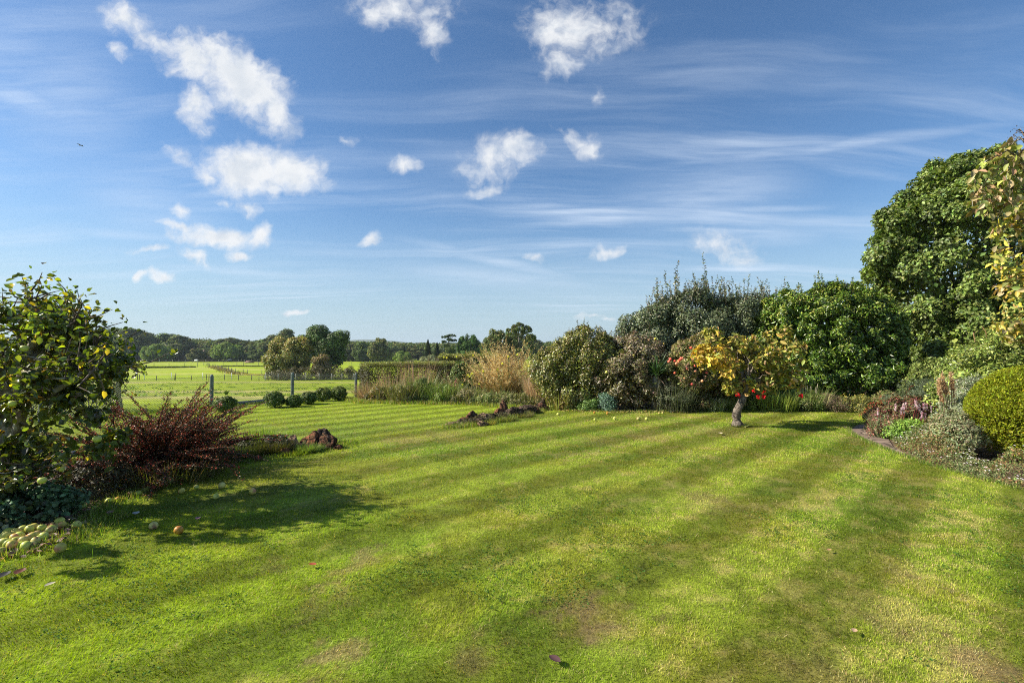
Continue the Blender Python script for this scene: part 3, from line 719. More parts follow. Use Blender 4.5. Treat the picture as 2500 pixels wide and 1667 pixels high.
for (xd, yt, wd, Yd, kd) in far:
    X = gx(xd, Yd); z0 = T1(X, Yd); h = gz(yt, Yd) - z0
    wid = wd * .43537 / F * Yd; base = {'round': 9.2, 'tall': 7.2, 'olive': 9.0, 'bright': 10.5}[kd]
    place_tree(kd, 'broadleaf_tree', WL[kd], 'tree', X, Yd, h * .985, wid * 1.25 / (base * h / 10), WG)
# those that stand out
def big(kd, name, label, xd, yt, wd, Yd, base, rz=None, sink=0):
    X = gx(xd, Yd); z0 = T1(X, Yd) - sink; h = gz(yt, Yd) - z0; wid = wd * .43537 / F * Yd
    return place_tree(kd, name, label, 'tree', X, Yd, h, wid / (base * h / 10), None, rz, sink)
big('bright', 'broadleaf_tree', 'bright green dome shaped tree before the dark wood, left of the cottage', 362, 786, 62, 270, 10.5)
big('bright', 'broadleaf_tree', 'light green spreading tree right of the cottage at the wood edge', 523, 782, 66, 275, 10.5)
big('olive', 'broadleaf_tree', 'tall brownish tree standing apart, right of the central paddock clump', 870, 776, 50, 240, 9)
big('bright', 'broadleaf_tree', 'low flat topped yellow green tree between willow scrub and brown tree', 925, 803, 48, 200, 11.0)
big('bush', 'willow_scrub', 'wide grey green scrub mass behind the clipped hedge', 990, 806, 95, 150, 16.0)
big('bush', 'willow_scrub', 'lower grey green scrub left of the wide scrub mass', 945, 822, 60, 160, 16.0)
big('round', 'broadleaf_tree', 'small round dark green tree under the flat topped pine', 1035, 795, 34, 140, 9.2)
big('dome', 'broadleaf_tree', 'dark green smooth domed tree rising behind the hedge', 1076, 765, 60, 150, 11.0)
big('olive', 'oak_tree', 'spreading oak with yellowing crown behind the golden grass', 1135, 757, 66, 120, 9.2)
big('round', 'oak_tree', 'olive green oak beside the tall thin crowned tree', 1175, 762, 60, 125, 9.4)
big('tall', 'broadleaf_tree', 'far grey green tree peeping above the central clump, left part', 660, 757, 44, 230, 7.2)
big('round', 'broadleaf_tree', 'far green tree peeping above the central clump, centre', 700, 768, 50, 230, 9.2)
# open crowned tall tree
def open_tree(name, label, xd, yt, Yd, wd, cols, flat=False):
    X = gx(xd, Yd); z0 = T1(X, Yd); top = gz(yt, Yd); H = top - z0; wm = wd * .43537 / F * Yd
    t = thing(name, label, 'tree', (X, Yd, z0)); gt = Geo(); gc = Geo()
    tube(gt, [(X, Yd, z0 - .2), (X + .02 * H, Yd, z0 + H * .4), (X - .01 * H, Yd, z0 + H * .75), (X, Yd, z0 + H * .95)], [.03 * H, .022 * H, .014 * H, .005 * H], 6, (.10, .08, .06))
    bl = []
    if flat:
        for (fx, fz, fr) in [(-.25, .93, .34), (.2, .96, .38), (.38, .82, .22), (-.38, .78, .20), (.1, .84, .26), (.3, .62, .20), (-.15, .66, .16), (.42, .38, .2)]:
            bl.append((X + fx * wm, Yd + rng.normal() * .12 * wm, z0 + fz * H, fr * wm, fr * wm, .035 * H))
        n = 3500
    else:
        for (fx, fz, fr) in [(0, .9, .22), (-.25, .82, .2), (.25, .84, .2), (.40, .70, .16), (-.38, .66, .17), (.05, .72, .22), (.25, .60, .17), (-.15, .55, .2), (.42, .5, .12), (0, .4, .22)]:
            bl.append((X + fx * wm, Yd + rng.normal() * .15 * wm, z0 + fz * H, fr * wm, fr * wm, fr * wm * .7))
        n = 9000
    L, _ = foliage(gc, bl, n, .022 * H, cols, nl=90, lr=.05 * wm, fill=.15, ratio=.8, up=.5)
    limbs(gt, (X, Yd, z0 + H * .45), [b[:3] for b in bl], .012 * H, (.10, .08, .06), wob=.1, n=4)
    gt.build('trunk', M_bark, t); gc.build('crown', M_far, t)
open_tree('oak_tree', 'tall oak with open feathery crown, tallest above the golden grass', 1192, 741, 120, 68, OLIVE + GREENS)
open_tree('pine_tree', 'flat topped pine with bare trunk and layered dark branches', 1031, 767, 150, 30, DARKG, flat=True)
# conifers
def conifer(label, xd, yt, Yd, wd):
    X = gx(xd, Yd); z0 = T1(X, Yd); H = gz(yt, Yd) - z0; wm = wd * .43537 / F * Yd
    t = thing('conifer_tree', label, 'tree', (X, Yd, z0)); gt = Geo(); gc = Geo()
    tube(gt, [(X, Yd, z0 - .2), (X, Yd, z0 + H * .98)], [.02 * H, .003 * H], 6, (.09, .07, .05))
    n = 6500; u = rng.random(n) ** .8; a = rng.random(n) * 6.28; lay = .55 + .45 * np.abs(np.sin(u * 26 + np.sin(a * 3)))
    rr = (1 - u) * wm * .5 * lay * np.sqrt(rng.random(n)) + .02 * wm
    P = np.stack([X + rr * np.cos(a), Yd + rr * np.sin(a), z0 + H * (.12 + .88 * u) - rr * .25], 1)
    T = np.stack([np.cos(a), np.sin(a), -.2 + 0 * a], 1)
    leaves(gc, P, np.array([0, 0, 1.]) + rng.normal(size=(n, 3)) * .4, .085 * H * (1.15 - u), pal(n, [(.035, .055, .025), (.05, .075, .03)]), .5, T=T)
    gt.build('trunk', M_bark, t); gc.build('crown', M_far, t)
conifer('dark conifer left of the flat topped pine, the taller of two', 983, 778, 180, 22)
conifer('dark pointed conifer just left of the flat topped pine', 1004, 785, 170, 22)
conifer('small dark conifer tip above the brown tree right of the clump', 868, 775, 250, 14)
conifer('small dark conifer above the far right wood line', 928, 791, 300, 16)
# continuous woodland behind
g = Geo(); n = 60000
x = rng.random(n) * 620 - 430; d = 310 + rng.random(n) * 110; topz = 4.2 + 5.5 * fbm(x * .045, d * .03, 91, 4) * np.interp(x, [-430, -170, -60, 190], [1.8, 1.15, .75, .8]) * (1 + (d - 310) / 420)
z = -4.5 + (topz + 4.5) * (1 - .9 * rng.random(n) ** 2.2)
leaves(g, np.stack([x, d, z], 1), rng.normal(size=(n, 3)) * .5 + [0, 0, .8], 1.3, pal(n, GREENS + OLIVE + DARKG, None, .3), .9)
o = g.build('woodland', M_far); tag(o, 'distant wood closing the view behind the paddocks', 'woodland', kind='stuff')

g = Geo(); n = 26000; x = sx(120, 288) + rng.random(n) * (sx(980, 288) - sx(120, 288)); d = 284 + rng.random(n) * 16
z = terr(x, d) + (2.2 + 4.5 * fbm(x * .12, d * .1, 93, 3)) * rng.random(n) ** .7
leaves(g, np.stack([x, d, z], 1), rng.normal(size=(n, 3)) * .5 + [0, -.3, .6], .8, pal(n, GREENS + OLIVE[:2] + DARKG, None, .3), .8)
o = g.build('undergrowth', M_far); tag(o, 'scrubby undergrowth at the foot of the far wood', 'undergrowth', kind='stuff')

# cottage among the trees
Yc = 278; Xc = gx(447, Yc); zc = T1(Xc, Yc)
cot = thing('cottage', 'dark brick cottage with pitched slate roof half hidden by trees beyond the paddocks', 'cottage', (Xc, Yc, zc))
ez, rzz = zc + 2.6, gz(811, Yc)
g = Geo(); x0, x1 = Xc - 5, Xc + 10
box(g, (Xc + 2.5, Yc + 3, zc + 1.3), (14.6, 6, 2.6), (.16, .10, .075)); 
g.add([(x0 - .2, Yc - 3, zc), (x0 + 3.8, Yc - 3, zc), (x0 + 3.8, Yc - 3, ez - .2), (x0 + 1.8, Yc - 3, rzz - .9), (x0 - .2, Yc - 3, ez - .2), (x0 - .2, Yc, zc), (x0 + 3.8, Yc, zc), (x0 + 3.8, Yc, ez - .2), (x0 + 1.8, Yc, rzz - .9), (x0 - .2, Yc, ez - .2)],
      [np.array([[0, 1, 2, 3, 4]]), np.array([[0, 4, 9, 5], [1, 6, 7, 2]])], (.07, .05, .045)); g.build('wall', M_paint, cot)
g = Geo()
g.add([(x0 - .5, Yc - .4, ez - .3), (x1 + .4, Yc - .4, ez - .3), (x1 + .4, Yc + 3, rzz), (x0 - .5, Yc + 3, rzz), (x1 + .4, Yc + 6.4, ez - .3), (x0 - .5, Yc + 6.4, ez - .3)], [np.array([[0, 1, 2, 3], [3, 2, 4, 5]]), np.array([[0, 3, 5], [1, 4, 2]])], (.075, .07, .08))
g.add([(x0 - .7, Yc - 3.3, ez - .4), (x0 + 1.8, Yc - 3.3, rzz - .5), (x0 + 4.3, Yc - 3.3, ez - .4), (x0 - .7, Yc + 1, ez - .4), (x0 + 1.8, Yc + 1.6, rzz - .5), (x0 + 4.3, Yc + 1, ez - .4)], [np.array([[0, 1, 4, 3], [1, 2, 5, 4]])], (.075, .07, .08))
rf = g.build('roof', M_paint, cot)
for (xd, yt) in ((443, 801), (469, 804)):
    g = Geo(); xx = gx(xd, Yc + 3); zt = gz(yt, Yc + 3); box(g, (xx, Yc + 3.02, (rzz + zt) / 2 - .3), (1.1, .8, zt - rzz + .6), (.20, .13, .11)); box(g, (xx, Yc + 3.02, zt + .05), (1.25, .95, .16), (.26, .2, .18))
    for k in (-.3, .3): tube(g, [(xx + k, Yc + 3.02, zt + .13), (xx + k, Yc + 3.02, zt + .6)], [.16, .12], 8, (.30, .15, .09))
    g.build('chimney', M_paint, rf)
g = Geo(); box(g, (x0 + 1.8, Yc - 3.03, zc + 2.0), (1.0, .06, 1.1), (.45, .45, .43)); wn = g.build('window', M_paint, cot)
g = Geo(); box(g, (x0 + 1.8, Yc - 3.08, zc + 2.0), (.8, .05, .9), (.03, .035, .04)); g.build('pane', M_gloss, wn)

# horses
def horse(loc, rz, label, coat, rug):
    t = thing('horse', label, 'horse', loc)
    t.rotation_euler = (0, 0, rz)
    V = [(0, 0, 1.22), (.45, 0, 1.20), (.75, 0, 1.22), (-.45, 0, 1.24), (-.75, 0, 1.22),             # 0-4 trunk
         (1.02, 0, 1.05), (1.25, 0, .72), (1.38, 0, .42), (1.50, 0, .22), (1.58, 0, .06),              # 5-9 neck down to the muzzle
         (.62, .17, .95), (.64, .17, .55), (.62, .17, .06), (.62, -.17, .95), (.74, -.17, .55), (.78, -.17, .06),   # fore legs
         (-.68, .18, .98), (-.58, .18, .66), (-.78, .18, .46), (-.74, .18, .06), (-.68, -.18, .98), (-.52, -.18, .66), (-.70, -.18, .46), (-.64, -.18, .06),
         (-.92, 0, 1.10), (-1.02, 0, .62)]
    E = [(0, 1), (1, 2), (0, 3), (3, 4), (2, 5), (5, 6), (6, 7), (7, 8), (8, 9), (2, 10), (10, 11), (11, 12), (2, 13), (13, 14), (14, 15), (4, 16), (16, 17), (17, 18), (18, 19), (4, 20), (20, 21), (21, 22), (22, 23), (4, 24), (24, 25)]
    Rd = [.31, .29, .27, .30, .28, .20, .15, .12, .10, .065, .13, .07, .05, .13, .07, .05, .16, .10, .07, .05, .16, .10, .07, .05, .06, .05]
    me = bpy.data.meshes.new('body'); me.from_pydata(V, E, []); o = bpy.data.objects.new('body', me); C.objects.link(o); o.parent = t
    sk = o.modifiers.new('Skin', 'SKIN'); me.skin_vertices.new() if not me.skin_vertices else None
    for i, r_ in enumerate(Rd): me.skin_vertices[0].data[i].radius = (r_, r_)
    me.skin_vertices[0].data[0].use_root = True
    ss = o.modifiers.new('Sub', 'SUBSURF'); ss.levels = 2; ss.render_levels = 2
    a = me.color_attributes.new('Col', 'FLOAT_COLOR', 'POINT'); a.data.foreach_set('color', np.tile([*coat, 1.], len(V)))
    m = bpy.data.materials.new('coat'); m.use_nodes = True; m.node_tree.nodes['Principled BSDF'].inputs['Base Color'].default_value = (*coat, 1); m.node_tree.nodes['Principled BSDF'].inputs['Roughness'].default_value = .6
    me.materials.append(m)
    g = Geo(); n = 6                                                       # ears
    for s_ in (-1, 1): g.add([(1.27, s_ * .06, .58), (1.33, s_ * .10, .56), (1.22, s_ * .12, .72)], [np.array([[0, 1, 2]])], coat)
    g.build('ear', M_coat, t) if False else None
    g = Geo(); th = np.linspace(-.25, pi + .25, 13); xr = np.array([-.98, -.7, -.3, .1, .5, .85])
    rad = np.array([.26, .35, .36, .35, .34, .26])
    Vr = np.array([[(xx, rr_ * cos(q) * .98, 1.16 + rr_ * sin(q) * 1.05 - (.28 if q < 0 or q > pi else 0)) for q in th] for xx, rr_ in zip(xr, rad)])
    i, j = np.meshgrid(np.arange(5), np.arange(12), indexing='ij'); a0 = (i * 13 + j).ravel()
    if rug: 
        g.add(Vr.reshape(-1, 3), [np.stack([a0, a0 + 1, a0 + 14, a0 + 13], -1)], rug); t['_base'] = [0, 0, 0]; g.build('rug', M_coat, t, smooth=True)
    return t
Yh = 255; Xh = sx(479.5, Yh)
horse((Xh, Yh, T1(Xh, Yh)), pi - .2, 'grazing horse wearing a white rug beside the cottage garden', (.55, .53, .5), (.75, .76, .78))
Yh = 262; Xh = sx(561, Yh)
horse((Xh, Yh, T1(Xh, Yh)), pi + .3, 'dark grey grazing horse near the wood edge, right of the white rugged one', (.10, .09, .09), (.16, .18, .24))
# felled logs lying in the paddock
Yl = 235; Xl = sx(608, Yl); t = thing('log_jump', 'reddish brown felled logs lying in the far paddock', 'log', (Xl, Yl, T1(Xl, Yl)))
for k, (dx_, dzz, r_) in enumerate([(0, .35, .35), (.7, .33, .33), (.3, .85, .3)]):
    g = Geo(); xx = Xl + dx_; zz_ = T1(Xl, Yl) + dzz
    tube(g, [(xx - 1.9, Yl + k * .3, zz_), (xx, Yl + k * .3, zz_ + .03), (xx + 1.6, Yl + k * .3 + .2, zz_)], [r_, r_ * .95, r_ * .9], 10, (.15, .075, .045)); g.build('log', M_bark, t)

# paddock fences
def paddock_fence(label, pts, posts, wires, h, col, pr=.05, wcol=(.35, .35, .33), name='paddock_fence'):
    """pts: line; posts: list of (x, y, colour or None, lean)"""
    t = thing(name, label, 'fence', (pts[0][0], pts[0][1], T1(*pts[0])))
    for p in posts:
        c = p[2] if len(p) > 2 and p[2] else col; ln = p[3] if len(p) > 3 else rng.normal() * .05; hh = h * (p[4] if len(p) > 4 else rng.uniform(.85, 1.1))
        z = T1(p[0], p[1]); g = Geo(); tube(g, [(p[0], p[1], z - .1), (p[0] + ln * hh, p[1], z + hh)], [pr, pr * .9], 6, c); g.build('post', M_paint, t)
    g = Geo(); pp = resamp(pts, 40)
    for hf in wires:
        V = np.stack([pp[:, 0], pp[:, 1], terr(pp[:, 0], pp[:, 1]) + h * hf], 1); tube(g, V, .010, 3, wcol)
    g.build('wire', M_wire, t)
BLK = (.05, .05, .045); WHT = (.7, .7, .68)
p79 = []
for (xs_, c, ln, hf) in [(337, BLK, 0, 1.0), (341, BLK, .03, 1.0), (353.5, WHT, 0, 1.35), (383, BLK, 0, .8), (421, WHT, -.08, 1.3), (427, BLK, -.12, .8), (429, BLK, .06, 1.2), (468, BLK, 0, .8), (496, WHT, 0, 1.25), (506, BLK, -.1, 1.0), (511, (.25, .08, .06), .0, 1.0),
                         (549, BLK, 0, 1.0), (566, WHT, 0, 1.3), (583, BLK, 0, 1.0), (615, BLK, 0, .95), (633, BLK, 0, .6), (648, WHT, 0, .9), (700, BLK, 0, .9), (760, BLK, 0, .9)]:
    p79.append((sx(xs_, 79), 79, c, ln, hf))
p79 = [(sx(x_, 79), 79, c, 0, 1) for x_, c in ((220, BLK), (262, WHT), (300, BLK))] + p79
paddock_fence('low electric fence of black and white stakes across the near paddock', [(sx(180, 79), 79), (sx(900, 79), 79)], p79, (.45, .9), 1.0, BLK, .055)
pf = [(sx(x_, 160), 160) for x_ in (180, 222, 255, 291, 316, 352, 377, 413.5, 450, 483.5)]
paddock_fence('row of dark posts on the rough bank of the left paddock', [(sx(150, 160), 160), (sx(500, 160), 160)], pf, (.5, .95), 1.5, BLK, .07)
pf = [(sx(x_, 175), 175) for x_ in (547, 579, 595, 631, 660, 690, 740, 800, 860, 920)]
paddock_fence('row of dark posts on the bank of the right far paddock', [(sx(530, 175), 175), (sx(960, 175), 175)], pf, (.5, .95), 1.4, BLK, .07)
dl = [(sx(497, 185), 185), (sx(519, 165), 165), (sx(540, 138), 138), (sx(566, 112), 112), (sx(600, 104), 104), (sx(652, 100), 100), (sx(700, 100), 100)]
dp = resamp(dl, 34); paddock_fence('zigzag line of dark stakes where two paddocks meet', dl, [(p[0] + rng.normal() * .25, p[1]) for p in dp], (.5, .9), 1.15, BLK, .06)
pf = [(sx(x_, 262), 262) for x_ in range(150, 640, 16)]
paddock_fence('grey railed boundary fence in front of the far wood', [(sx(140, 262), 262), (sx(640, 262), 262)], pf, (.35, .62, .95), 1.3, (.30, .30, .27), .08, (.42, .42, .4))
# rough strips: dark tufts standing in for a ditch's shadow line, and pale dry verge
g = Geo()
def strip_tufts(pts, n, sp, h, wd, cols):
    p = resamp(pts, n) + rng.normal(size=(n, 2)) * sp; a = rng.random(n) * 6.28
    blades(g, np.concatenate([p, terr(p[:, 0], p[:, 1])[:, None] - .05], 1), h * (.5 + rng.random(n)), np.stack([np.cos(a), np.sin(a)], 1), .6, wd, pal(n, cols), 2)
strip_tufts([(sx(320, 157), 157), (sx(400, 156), 156), (sx(475, 158), 158)], 3500, (.3), .55, .25, [(.05, .07, .015), (.08, .10, .02)])
strip_tufts([(sx(540, 168), 168), (sx(640, 166), 166), (sx(700, 168), 168)], 3500, (.3), .5, .25, [(.05, .07, .015), (.08, .10, .02)])
strip_tufts(dl[1:5], 2600, .7, .6, .16, [(.16, .13, .08), (.28, .22, .13), (.10, .10, .04)])
strip_tufts(dl[4:], 2500, .8, .35, .16, [(.42, .36, .20), (.30, .26, .12)])
n = 900; xx = -45 + rng.random(n) * 50; yy = 26 + rng.random(n) ** 1.2 * 45; cl = fbm(xx * .5, yy * .5, 95, 3) > .50; xx = xx[cl]; yy = yy[cl]; n = len(xx); a = rng.random(n) * 6.28
for k_ in range(12):
    jx = xx + rng.normal(size=n) * .22; jy = yy + rng.normal(size=n) * .14
    blades(g, np.stack([jx, jy, terr(jx, jy) - .03], 1), .16 * (.4 + rng.random(n)), np.stack([np.cos(a), np.sin(a)], 1), .8, .09, pal(n, [(.13, .20, .02), (.17, .25, .03)]), 2)
o = g.build('rough_grass', M_grass); tag(o, 'tussocks, rough grass strips and dark tufts for shadowed ditch lines in the paddocks', 'grass', kind='stuff')

# clump in the middle of the paddocks
def field_tree(name, label, X, Y, blobs, n, L, cols, trunk, nl=60, lr=.6, top=None, tw=0, mat=None, ground=None, wts=None):
    z0 = T1(X, Y); t = thing(name, label, 'tree', (X, Y, z0)); gt = Geo(); gc = Geo()
    bl = [(X + b[0], Y + b[1], z0 + b[2], b[3], b[4], b[5]) for b in blobs]
    Lc, _ = foliage(gc, bl, n, L, cols, wts, nl=nl, lr=lr, ground=z0 if ground is None else ground, top=top, topw=tw, ratio=.75, fill=.3, lumpcol=.2)
    tube(gt, [(X, Y, z0 - .2), (X + .1, Y, z0 + trunk * .5), (X, Y, z0 + trunk)], [.28, .22, .16], 6, (.10, .085, .06))
    limbs(gt, (X, Y, z0 + trunk * .7), Lc[:14], .12, (.10, .085, .06))
    gt.build('trunk', M_bark, t); gc.build('crown', mat or M_leaf, t); return t
Yt = 84
field_tree('field_maple_tree', 'yellowish green autumn tree at the left of the central paddock clump', sx(706, Yt), Yt, [(0, 0, 3.4, 3.5, 3, 3.0), (-1.2, 0, 5.4, 1.9, 1.7, 1.4), (1.4, 0, 5.3, 2.2, 1.9, 1.5), (-2.6, 0, 2.2, 1.8, 1.6, 2.0), (.3, 0, 1.6, 3.0, 2.2, 1.6)], 16000, .24,
           [(.25, .25, .06), (.18, .20, .05), (.32, .27, .08), (.13, .16, .035)], 3.0, nl=110, lr=.75, top=[(.36, .25, .08), (.42, .32, .11)], tw=.5)
field_tree('broadleaf_tree', 'dark green taller tree at the right of the central paddock clump', sx(790, Yt + 3), Yt + 3, [(0, 0, 5.2, 3.4, 3, 3.4), (-1.0, 0, 7.3, 2.4, 2, 1.6), (2.3, 0, 6.6, 2.0, 1.8, 1.3), (1.6, 0, 3.6, 2.2, 2, 2.4), (3.2, 0, 7.4, 1.0, .8, .5)], 17000, .24,
           [(.09, .14, .034), (.13, .185, .046), (.06, .095, .025)], 3.4, nl=110, lr=.75)
field_tree('hawthorn_bush', 'rusty brown thorn bush low in front of the dark paddock tree', sx(783, Yt - 2), Yt - 2, [(0, 0, 2.6, 1.4, 1.2, 1.6), (.4, 0, 1.2, 1.8, 1.2, 1.2)], 5000, .2, [(.32, .20, .11), (.24, .18, .07), (.16, .16, .05)], 1.5, nl=50, lr=.5)
t = thing('bramble_thicket', 'low dark bramble thicket trailing right of the paddock clump behind wire', 'bramble', (sx(800, 80), 80, T1(sx(800, 80), 80)))
g = Geo(); bl = [(sx(x_, 80), 80, T1(sx(x_, 80), 80) + .7, 1.7, 1.3, hh_) for x_, hh_ in ((665, .8), (690, .9), (720, 1.1), (745, 1.5), (770, 1.7), (795, 1.5), (820, 1.7), (845, 1.5), (870, 1.1), (890, .8))]
foliage(g, bl, 12000, .17, [(.09, .085, .035), (.16, .10, .06), (.06, .07, .025), (.12, .12, .04)], nl=140, lr=.5, ground=-3.2); g.build('foliage', M_leaf, t)
pf = [(sx(x_, 76), 76) for x_ in (650, 680, 722, 747, 780, 811, 836, 862)]
paddock_fence('grey post and wire fence along the bramble thicket', [(sx(648, 76), 76), (sx(870, 77), 77)], pf, (.3, .6, .92), 1.25, (.28, .28, .25), .07)

# ------------------------------------------------------------ chain-link fence with concrete posts
ft = thing('chain_link_fence', 'chain-link fence on concrete posts between lower lawn and paddock', 'fence', (-11.3, 18.2, -.45))
H_f = 1.12
fl = resamp(fence_line, 200)
def fz(x, y): return terr(x, y) - .02
posts = [(-16.6, 10.6), (-14.0, 14.4), (-11.3, 18.2), (-9.4, 20.7), (-7.55, 23.4)]
for (px0, py0) in posts:
    g = Geo(); z = float(fz(px0, py0)); s_ = .055
    V = []
    for (zz_, sc_) in ((z - .2, 1), (z + 1.13, 1), (z + 1.2, .75), (z + 1.22, .3)):
        for (ax, ay) in ((-1, -.6), (-.6, -1), (.6, -1), (1, -.6), (1, .6), (.6, 1), (-.6, 1), (-1, .6)): V.append((px0 + ax * s_ * sc_, py0 + ay * s_ * sc_, zz_))
    fs = [[k_ * 8 + i_, k_ * 8 + (i_ + 1) % 8, (k_ + 1) * 8 + (i_ + 1) % 8, (k_ + 1) * 8 + i_] for k_ in range(3) for i_ in range(8)]
    g.add(V, [np.array(fs), np.array([[24 + i_ for i_ in range(8)]])], (.17, .20, .175)); g.build('post', M_conc, ft)
g = Geo(); tot = 0; A = []; Bq = []
s_ = np.concatenate([[0], np.cumsum(np.linalg.norm(np.diff(fl, axis=0), axis=1))]); Lf = s_[-1]; st_ = .075
def atf(u): return np.interp(u, s_, fl[:, 0]), np.interp(u, s_, fl[:, 1])
u = np.arange(-H_f, Lf, st_)
for sg in (0, 1):
    u0 = u if sg == 0 else u + H_f; u1 = u + H_f if sg == 0 else u
    # clip both ends into the fence length
    ua = np.clip(u0, 0, Lf); ub = np.clip(u1, 0, Lf); ha = np.abs(ua - u0); hb = H_f - np.abs(ub - u1)
    xa, ya = atf(ua); xb, yb = atf(ub)
    A.append(np.stack([xa, ya, fz(xa, ya) + .03 + ha], 1)); Bq.append(np.stack([xb, yb, fz(xb, yb) + .03 + hb], 1))
tubes_many(g, np.concatenate(A), np.concatenate(Bq), .0044, .0044, (.07, .085, .06))
for hh_ in (.05, .55, 1.13):
    tube(g, np.stack([fl[:, 0], fl[:, 1] - .01, fz(fl[:, 0], fl[:, 1]) + hh_], 1), .004, 3, (.08, .10, .07))
g.build('wire_mesh', M_wire, ft)
g = Geo(); p0 = np.array([-10.55, 18.6]); p1 = np.array([-9.55, 20.2]); d_ = nrm(p1 - p0)
box(g, ((p0[0] + p1[0]) / 2, (p0[1] + p1[1]) / 2, -.45 + .06), (np.linalg.norm(p1 - p0), .06, .16), (.20, .20, .22), math.atan2(d_[1], d_[0])); g.build('gravel_board', M_conc, ft)
# clipped box balls
BX = [(.075, .13, .022), (.11, .17, .03), (.05, .09, .018), (.17, .20, .035)]
def box_ball(x, y, r, label, yel=0.0, shoot=False):
    z = T1(x, y); r *= 1.10; t = thing('box_ball', label, 'topiary', (x, y, z), 'clipped box balls along the chain-link fence'); g = Geo(); gs = Geo()
    tube(gs, [(x, y, z - .05), (x, y, z + r)], [.03, .02], 5, (.12, .09, .06)); limbs(gs, (x, y, z + r * .3), [(x + r * .6 * cos(q), y + r * .6 * sin(q), z + r * 1.2) for q in (0, 2, 4)], .02, (.12, .09, .06)); gs.build('stem', M_bark, t)
    foliage(g, [(x, y, z + r * .68, r, r, r * .84)], 5200, .034, BX, (1, 1, 1, .3 + yel), nl=60, lr=r * .2, spread=.84, ratio=.65, ground=z, lumpcol=.1, top=[(.16, .17, .03)], topw=.35 + yel)
    if shoot: clump(g, (x + .02, y, z + r * 1.6), .03, 60, .16, BX, lean=.5, width=.02)
    g.build('foliage', M_leaf, t)
box_ball(-9.76, 16.5, .335, 'clipped box ball standing alone behind the red cotoneaster, shoot on top', 0, True)
box_ball(-8.75, 17.85, .35, 'biggest clipped box ball, left end of the row of five', 0)
box_ball(-8.12, 18.05, .27, 'smallest clipped box ball, second from left in the row of five', 0)
box_ball(-7.95, 18.95, .30, 'clipped box ball in the middle of the row of five', 0)
box_ball(-7.85, 20.1, .34, 'yellowish clipped box ball, fourth from left in the row', .5)
box_ball(-7.4, 20.7, .36, 'clipped box ball nearest the tall hedge at the row end', .3)

# ------------------------------------------------------------ hedges along the back
def hedge(name, label, p0, p1, th, zb, zt, n, L, cols, topc, wob=.12, cat='hedge', round_=False):
    """clipped hedge from p0 to p1, leaves on its faces"""
    p0 = np.array(p0, float); p1 = np.array(p1, float); d = nrm(p1 - p0); nn = np.array([d[1], -d[0]]); Ln = np.linalg.norm(p1 - p0)
    t = thing(name, label, cat, (p0[0], p0[1], zb)); g = Geo(); gs = Geo()
    H = zt - zb; u = rng.random(n) * Ln
    prob = np.array([H, th, H, th * H / Ln * 2]); prob /= prob.sum(); f = rng.choice(4, n, p=prob)
    w_ = np.where(f == 0, th / 2, np.where(f == 2, -th / 2, (rng.random(n) - .5) * th)); h = np.where(f == 1, H, rng.random(n) * H)
    e = f == 3; u = np.where(e, np.where(rng.random(n) < .5, 0, Ln), u)
    N = np.zeros((n, 3)); N[f == 0, :2] = nn; N[f == 2, :2] = -nn; N[f == 1, 2] = 1; N[e, :2] = np.where(u[e] > 0, 1, -1)[:, None] * d
    depth = rng.random(n) ** 1.6 * .16 + wob * (fbm(u * 1.3 + 5 * f, h * 1.6, 7, 3) - .5)
    hh = h + np.where(f == 1, wob * 1.4 * (fbm(u * 1.1, w_ * 1.1, 19, 3) - .5), 0)
    P = np.concatenate([p0 + d * u[:, None] + nn * w_[:, None], (zb + hh)[:, None]], 1) - N * depth[:, None]
    if round_:
        k = sstep((hh - H * .55) / (H * .45)); P[:, :2] -= nn * (w_ * k * .45)[:, None]
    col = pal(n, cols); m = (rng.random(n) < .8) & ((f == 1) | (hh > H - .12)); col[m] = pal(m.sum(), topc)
    leaves(g, P, N * .8 + rng.normal(size=(n, 3)) * .55 + [0, 0, .15], L * (.7 + .6 * rng.random(n)), col, .6)
    # feathery new growth standing above the clipped top
    k = n // 9; uu = rng.random(k) * Ln; ww = (rng.random(k) - .5) * th * .9; b = np.concatenate([p0 + d * uu[:, None] + nn * ww[:, None], np.full((k, 1), zt - .05)], 1)
    T = rng.normal(size=(k, 3)) * .3 + [0, 0, 1]; leaves(g, b + [0, 0, 1] * rng.random((k, 1)) * .10, rng.normal(size=(k, 3)), L * 1.6, pal(k, topc), .3, T=T)
    m_ = 40; A = np.concatenate([p0 + d * (rng.random((m_, 1)) * Ln), np.full((m_, 1), zb - .05)], 1); tubes_many(gs, A, A + np.concatenate([rng.normal(size=(m_, 2)) * .15, np.full((m_, 1), H * .8)], 1), .02, .008, (.10, .075, .05)); gs.build('stems', M_bark, t)
    g.build('foliage', M_leaf, t); return t
HG = [(.045, .05, .015), (.06, .06, .018), (.035, .038, .012), (.085, .07, .03)]  # side leaves darkened: shade of the hedge front put into their colour
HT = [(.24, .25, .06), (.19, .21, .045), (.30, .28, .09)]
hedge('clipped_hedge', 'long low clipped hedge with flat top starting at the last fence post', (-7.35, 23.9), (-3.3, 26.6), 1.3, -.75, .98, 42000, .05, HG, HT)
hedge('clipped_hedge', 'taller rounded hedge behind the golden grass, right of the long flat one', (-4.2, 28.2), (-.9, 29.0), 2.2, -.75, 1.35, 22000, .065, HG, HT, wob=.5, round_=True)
hedge('clipped_hedge', 'rounded dark hedge end behind the apple tree by the fence', (-16.3, 15.4), (-14.0, 17.3), 1.6, -.5, 1.0, 15000, .05, [(.08, .11, .03), (.11, .14, .04), (.13, .12, .05)], HT, wob=.3, round_=True)

